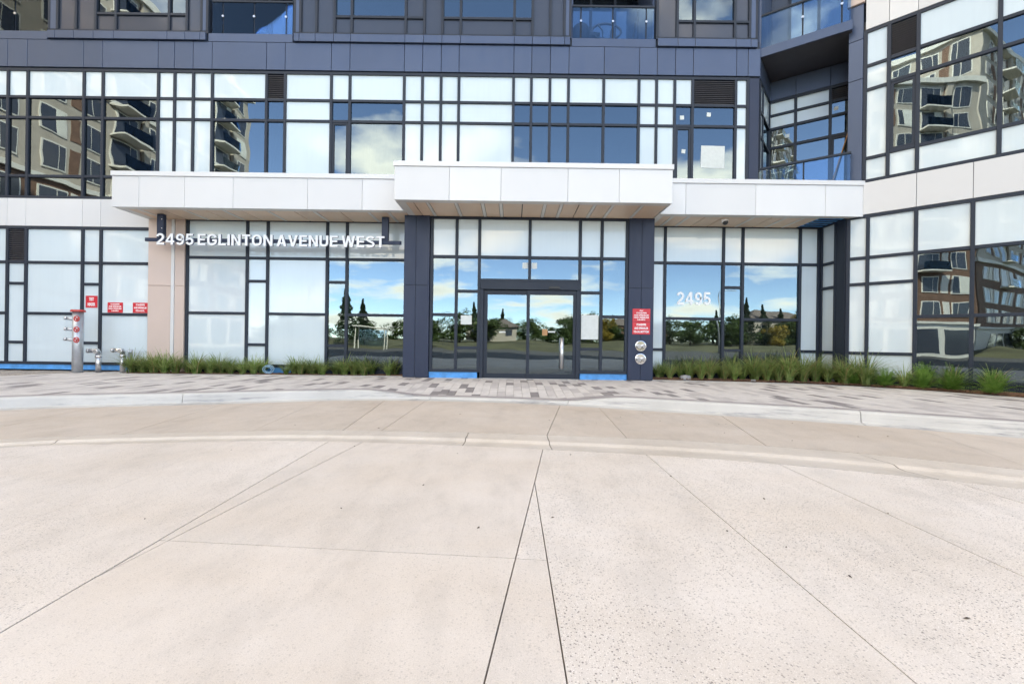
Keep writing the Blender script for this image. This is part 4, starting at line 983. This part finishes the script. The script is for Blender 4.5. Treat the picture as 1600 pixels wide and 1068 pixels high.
while x < 8.3:
    if not 4.35 < x < 4.62: grass_r(x, BEDR(x) + .25 + random.uniform(-.10, .14), .80 if x < 6.2 else 1.0)
    grass_r(x + .12, min(BEDR(x) + .62, 11.85), .85 if x < 6.2 else .95)
    if x > 6.0: grass_r(x + .02, BEDR(x) + .42 + random.uniform(-.08, .08), .9)
    x += random.uniform(.20, .32)
for x, d in ((8.45, .55), (8.75, .35), (9.05, .5), (9.35, .62), (9.7, .7), (10.1, .8)):
    p = (x, BEDR(x) + d); grass(p[0], p[1], .03, GR, 'loose green grass clump between the feathery shrubs under the wing', 'grasses among the shrubs', .72)
def shrub_mesh(seed, n, H):
    rnd = random.Random(seed); v, f = [], []
    for _ in range(n):
        a = rnd.uniform(0, 6.283); el = rnd.uniform(.25, 1.45); L = H * rnd.uniform(.7, 1.15); d = Vector((math.cos(a) * math.cos(el), math.sin(a) * math.cos(el), math.sin(el)))
        side = d.cross(Vector((0, 0, 1))).normalized(); p0 = Vector((rnd.uniform(-.05, .05), rnd.uniform(-.05, .05), 0)); K = 15
        for k in range(2, K):
            t = k / K; p = p0 + d * L * t + Vector((0, 0, -.25 * L * t**3 * math.cos(el))); ln = .075 * (1 - t * .7) * rnd.uniform(.7, 1.2)
            for s in (-1, 1):
                q = (side * s + d * .7 + Vector((0, 0, rnd.uniform(-.25, .35)))).normalized() * ln; wv = d * .010; b = len(v)
                v += [p, p + q * .5 + wv, p + q, p + q * .5 - wv]; f.append((b, b + 1, b + 2, b + 3))
        b = len(v); w = side * .003; v += [p0 - w, p0 + w, p0 + d * L * .97 + w * .3 + Vector((0, 0, -.22 * L * math.cos(el)))]; f.append((b, b + 1, b + 2))
    me = bpy.data.meshes.new('foliage'); me.from_pydata([tuple(q) for q in v], [], f); me.materials.append(M['shrub_green']); me.update(); return me
SHP = ['at the inside corner beside the last tall grasses', 'below the narrowest frosted panel of the wing', 'below the wide frosted panel of the wing', 'in front of the mullion between frosted and tinted wing panels', 'below the first tinted wing window', 'in front of the mullion between the tinted wing windows', 'below the second tinted wing window at the bed end']
SH = [shrub_mesh(90 + i, 90, .58) for i in range(3)]
for i, (x, d, s) in enumerate(((8.05, .30, .95), (8.48, .28, .85), (8.92, .28, 1.0), (9.22, .36, 1.0), (9.52, .26, .95), (9.95, .3, 1.0), (10.4, .32, 1.0))):
    y = BEDR(x) + d; r = empty('feathery_shrub', (x, y, .03), 'low feathery green shrub ' + SHP[i], 'shrub', 'feathery shrubs along the wing')
    link(bpy.data.objects.new('foliage', SH[i % 3]), r, Matrix.Translation((x, y, .03)) @ Matrix.Rotation(i * 1.9, 4, 'Z') @ Matrix.Scale(s, 4))
# stray things in the beds
def coil():
    pts = []
    for k in range(70):
        a = k * .36; r_ = .16 - .0012 * k; pts.append((-6.32 + r_ * math.cos(a), back(-6.3) + .25 + .03 * math.sin(k * .2), .13 + r_ * .75 * math.sin(a) + .0))
    return pts
tag(tube_obj('hose_coil', coil(), .008, 'hose_blue', None, 6), 'coiled pale blue hose lying in a gap between the grasses', 'hose')
def stone(x, y, s, label):
    bm = bmesh.new(); bmesh.ops.create_icosphere(bm, subdivisions=3, radius=1); rnd = random.Random(int(x * 99))
    ph = [rnd.uniform(0, 6) for _ in range(4)]
    for v in bm.verts:
        k = 1 + .14 * math.sin(3 * v.co.x + ph[0]) + .12 * math.sin(4 * v.co.y + ph[1]) + .08 * math.sin(6 * v.co.z + ph[2]); v.co = Vector((v.co.x * s[0] * k, v.co.y * s[1] * k, v.co.z * s[2] * k))
    tag(bm_obj('stone', bm, 'rock', None, Matrix.Translation((x, y, .03 + s[2] * .5))), label, 'stone')
stone(4.46, 11.52, (.17, .10, .075), 'flat blue-grey stone lying in the gap beside the charcoal column')
stone(6.05, 11.20, (.06, .04, .03), 'small pale stone on the edge of the mulch bed')

lv, lf = [], []
for _ in range(46):
    x, y = random.uniform(-3, 5), random.uniform(1.5, 7); 
    if abs(x) > y * 1.1 or (BB(x) - .1 < y < BT(x) + .1) or y > G(x) - .1: continue
    a = random.uniform(0, 6.3); l, w = random.uniform(.006, .017), random.uniform(.003, .008); ca, sa = math.cos(a), math.sin(a); b = len(lv); z = -.147
    lv += [(x + ca * l, y + sa * l, z), (x - sa * w, y + ca * w, z), (x - ca * l, y - sa * l, z), (x + sa * w, y - ca * w, z), (x, y, z + .006)]
    lf += [(b, b + 1, b + 4), (b + 1, b + 2, b + 4), (b + 2, b + 3, b + 4), (b + 3, b, b + 4)]
tag(mesh_obj('dry_litter', lv, lf, 'bark'), 'tiny dry leaf scraps scattered over the concrete driveway', 'litter', kind='stuff')

# ------------------------------------------------------------------ surroundings that the glass reflects
def tree_mesh(seed, kind):
    rnd = random.Random(seed); v, f = [], []
    if kind == 'conifer':
        for _ in range(2600):
            t = rnd.random()**.8; z = .12 + .88 * t; rr = (1 - t) * .24 * (1 + .25 * math.sin(t * 40)) * math.sqrt(rnd.uniform(.15, 1)); a = rnd.uniform(0, 6.283)
            c = Vector((rr * math.cos(a), rr * math.sin(a), z - rr * .25)); s = .022; d1 = Vector((rnd.gauss(0, 1), rnd.gauss(0, 1), rnd.gauss(0, .5))).normalized() * s; d2 = Vector((rnd.gauss(0, 1), rnd.gauss(0, 1), rnd.gauss(0, 1))).normalized() * s * .6
            b = len(v); v += [c - d1, c + d2, c + d1, c - d2]; f.append((b, b + 1, b + 2, b + 3))
    else:
        cl = [(Vector((rnd.gauss(0, .16), rnd.gauss(0, .16), rnd.uniform(.16, .86))), rnd.uniform(.10, .20)) for _ in range(22)]
        for _ in range(3000):
            c0, r0 = rnd.choice(cl); d = Vector((rnd.gauss(0, 1), rnd.gauss(0, 1), rnd.gauss(0, 1))).normalized(); c = c0 + d * r0 * rnd.uniform(.5, 1.05)
            s = .024; d1 = Vector((rnd.gauss(0, 1), rnd.gauss(0, 1), rnd.gauss(0, 1))).normalized() * s; d2 = d1.cross(d).normalized() * s * .7 if d1.cross(d).length > 1e-4 else Vector((s, 0, 0)); b = len(v)
            v += [c - d1, c + d2, c + d1, c - d2]; f.append((b, b + 1, b + 2, b + 3))
    me = bpy.data.meshes.new('crown'); me.from_pydata([tuple(q) for q in v], [], f); me.update()
    bm = bmesh.new(); top = .9 if kind == 'conifer' else .62
    tube(bm, [(0, 0, -.03), (.005, 0, .15), (0, .004, top * .6), (0, 0, top)], [.026, .02, .012, .004], 7)
    if kind != 'conifer':
        for k in range(6):
            a = k * 1.05; tube(bm, [(0, 0, .25 + .04 * k), (.09 * math.cos(a), .09 * math.sin(a), .42 + .04 * k), (.17 * math.cos(a), .17 * math.sin(a), .56 + .04 * k)], [.010, .007, .003], 5)
    bmesh.ops.recalc_face_normals(bm, faces=bm.faces); tm = bpy.data.meshes.new('trunk'); bm.to_mesh(tm); bm.free(); tm.materials.append(M['bark']); return me, tm
TK = {}
for kind, mt in (('conifer', 'needle_green'), ('broad', 'leaf_green'), ('autumn', 'leaf_yellow')):
    TK[kind] = []
    for i in range(3):
        me, tm = tree_mesh(hash(kind) % 1 + i * 7 + len(kind), kind if kind == 'conifer' else 'broad'); me.materials.append(M[mt]); TK[kind].append((me, tm))
LAB = {'conifer': ('dark green conifer on the grass bank across the road', 'conifers across the road'), 'broad': ('leafy green tree on the grass bank across the road', 'green trees across the road'), 'autumn': ('yellow autumn tree on the grass bank across the road', 'autumn trees across the road')}
def tree(kind, x, y, h, w=1):
    z = .75 if y < -52 else .3 if y < -44 else -.1
    r = empty('tree', (x, y, z), LAB[kind][0], 'tree', LAB[kind][1]); me, tm = random.choice(TK[kind])
    m_ = Matrix.Translation((x, y, z)) @ Matrix.Rotation(random.uniform(0, 6.28), 4, 'Z') @ Matrix.Diagonal((h * w, h * w, h, 1))
    link(bpy.data.objects.new('trunk', tm), r, m_); link(bpy.data.objects.new('crown', me), r, m_)
for x, y, h in ((-24.5, -42, 8.5), (-23, -45, 7), (-7, -62, 7.5), (24, -62, 5.5), (48.5, -62, 8), (52, -63, 7.5), (40.5, -66, 7.0), (20, -66, 6.0), (-2, -66, 6.5), (44, -60, 9)): tree('conifer', x, y, h)
for i in range(44):
    x = -52 + i * 2.7 + random.uniform(-1, 1); tree('broad', x, -60 + random.uniform(-8, 8), random.uniform(2.8, 6.0), random.uniform(1.1, 1.8))
for x, y, h in ((-12.5, -40, 6.0), (10, -52, 4.8), (13.5, -54, 5.0)): tree('broad', x, y, h, .9)
for x, y, h in ((56, -57, 8.5), (60, -55, 7.5), (45, -52, 4.0), (16, -56, 5.0), (54, -60, 6)): tree('autumn', x, y, h, 1.2)
# street lamps beyond the road
for x, y in ((26.2, -33), (-26, -33)):
    r = empty('street_lamp', (x, y, .0), 'tall grey street lamp with curved arm across the road', 'street lamp', 'street lamps across the road')
    tube_obj('pole', [(x, y, -.2), (x, y, 7.2)], [.11, .07], 'galvanized', r, 10)
    tube_obj('arm', [(x, y, 7.2), (x + .1, y, 7.7), (x + .7, y, 7.95), (x + 1.7, y, 8.0)], .05, 'galvanized', r, 8)
    wbox('lamp_head', Frame(0, y, 0), x + 1.6, x + 2.2, 7.93, 8.03, -.12, .12, 'galvanized', r, .02)
# pale bus shelter
bs = empty('bus_shelter', (-17.5, -31.5, 0), 'white framed bus shelter beside the road', 'shelter')
SB = Frame(-17.5, -31.5, 180)
for x in (-1.9, 1.9):
    for n in (-.6, .6): wbox('post', SB, x - .05, x + .05, -.1, 2.5, n - .05, n + .05, 'trim_white', bs)
wbox('roof', SB, -2.2, 2.2, 2.5, 2.65, -.8, .8, 'trim_white', bs, .02); wbox('rear_pane', SB, -1.84, 1.84, .3, 2.3, -.62, -.60, 'guard_glass', bs)
# low houses
def house(x, y, w, d, h, wallm, label):
    r = empty('house', (x, y, 1.2), label, 'house', None); b = 1.2
    F = Frame(x, y + d / 2, 180)
    link(bpy.data.objects.new('wall', box_mesh(w, d, h, wallm, 0)), r, Matrix.Translation((x, y, b + h / 2 - .2)))
    v = [(-w / 2 - .4, -d / 2 - .4, 0), (w / 2 + .4, -d / 2 - .4, 0), (w / 2 + .4, d / 2 + .4, 0), (-w / 2 - .4, d / 2 + .4, 0), (-w / 4, 0, h * .55), (w / 4, 0, h * .55)]
    mesh_obj('roof', v, [(0, 1, 5, 4), (1, 2, 5), (2, 3, 4, 5), (3, 0, 4), (3, 2, 1, 0)], 'roof_shingle', r, Matrix.Translation((x, y, b + h - .2)))
    for k in range(3):
        xx = -w / 2 + w * (k + .5) / 3; wbox('window', F, xx - .6, xx + .6, b + h * .35, b + h * .75, .0, .05, 'dark_glass_panel', r)
house(-3.5, -60, 9, 7, 2.6, 'stone_beige', 'low beige house behind the grass bank')
house(25, -70, 12, 8, 3.4, 'brick_brown', 'brown brick house behind the conifers')
house(52, -66, 12, 8, 4.5, 'stone_beige', 'tall beige house beyond the autumn trees')
# apartment blocks across the side street
def block(FR, LEN, label, nwin, top):
    p = FR.pt(LEN / 2, 0, 0); ob = empty('opposite_building', p, label, 'building')
    def ok(nm, z0, z1, mat, out=0): return wbox(nm, FR, -out, LEN + out, z0, z1, -14, out, mat, ob)
    ok('base_wall', -.3, 3.9, 'trim_white'); ok('brick_wall', 4.2, 13.6, 'brick_brown'); ok('stone_wall', 14.0, top, 'stone_beige')
    ok('cornice', 3.9, 4.2, 'trim_white', .25); ok('cornice', 13.6, 14.0, 'trim_white', .25); ok('cornice', top, top + .7, 'trim_white', .5)
    wbox('cornice', FR, 0, LEN, 23.0, 23.3, .0, .2, 'trim_white', ob)
    END = FR.pt(LEN, 0, 0); rnd = random.Random(nwin)
    for F2, nw in ((FR, nwin), (Frame(END.x, END.y, FR.ang - 90), 3)):
        for fl in range(3 + int((top - 14.2) / 2.9)):
            z = (4.9 + fl * 3.1) if fl < 3 else (14.8 + (fl - 3) * 2.9)
            for i in range(nw):
                x = 1.2 + i * 3.6; bay = i % 4 == 1 and fl > 1 and nw > 3; w = 2.5 if bay else 1.8; z0 = z - .45 if bay else z
                f_ = wbox('window', F2, x - .12, x + w + .12, z0 - .12, z + 1.97, .0, .08, 'trim_white', ob)
                m1 = w * (.34 if i % 2 else .66)
                for q0, q1 in ((0, m1 - .04), (m1 + .04, w)): wbox('pane', F2, x + q0, x + q1, z0, z + 1.85, .081, .10, 'curtain_cloth' if rnd.random() < .18 else 'dark_glass_panel', f_)
                if bay:
                    bs_ = wbox('balcony', F2, x - .4, x + w + .4, z0 - .30, z0 - .13, .0, 1.4, 'trim_white', ob)
                    wbox('balcony_glass', F2, x - .4, x + w + .4, z0 - .12, z0 + .95, 1.34, 1.37, 'guard_glass', bs_)
                elif i % 2 == 0: wbox('band_course', F2, x + 2.2, x + 3.1, z - .1, z + 2.0, .0, .05, 'trim_white' if fl < 3 else 'brick_brown', ob)
    for i in range(nwin - 1):
        x = 1.0 + i * 3.7; wbox('shop_window', FR, x, x + 2.9, .3, 3.2, .0, .05, 'dark_glass_panel', ob)
    for i in range(nwin // 4): wbox('pier', FR, 3.5 + i * 14.4, 4.2 + i * 14.4, 14.0, top, .0, .30, 'stone_beige', ob)
block(Frame(-38, -40, -90), 62, 'long ten storey block with brown brick base and beige stone upper floors', 17, 34.6)
block(Frame(-60, -74, -60.25), 31, 'taller angled block standing behind the long block', 8, 46.2)
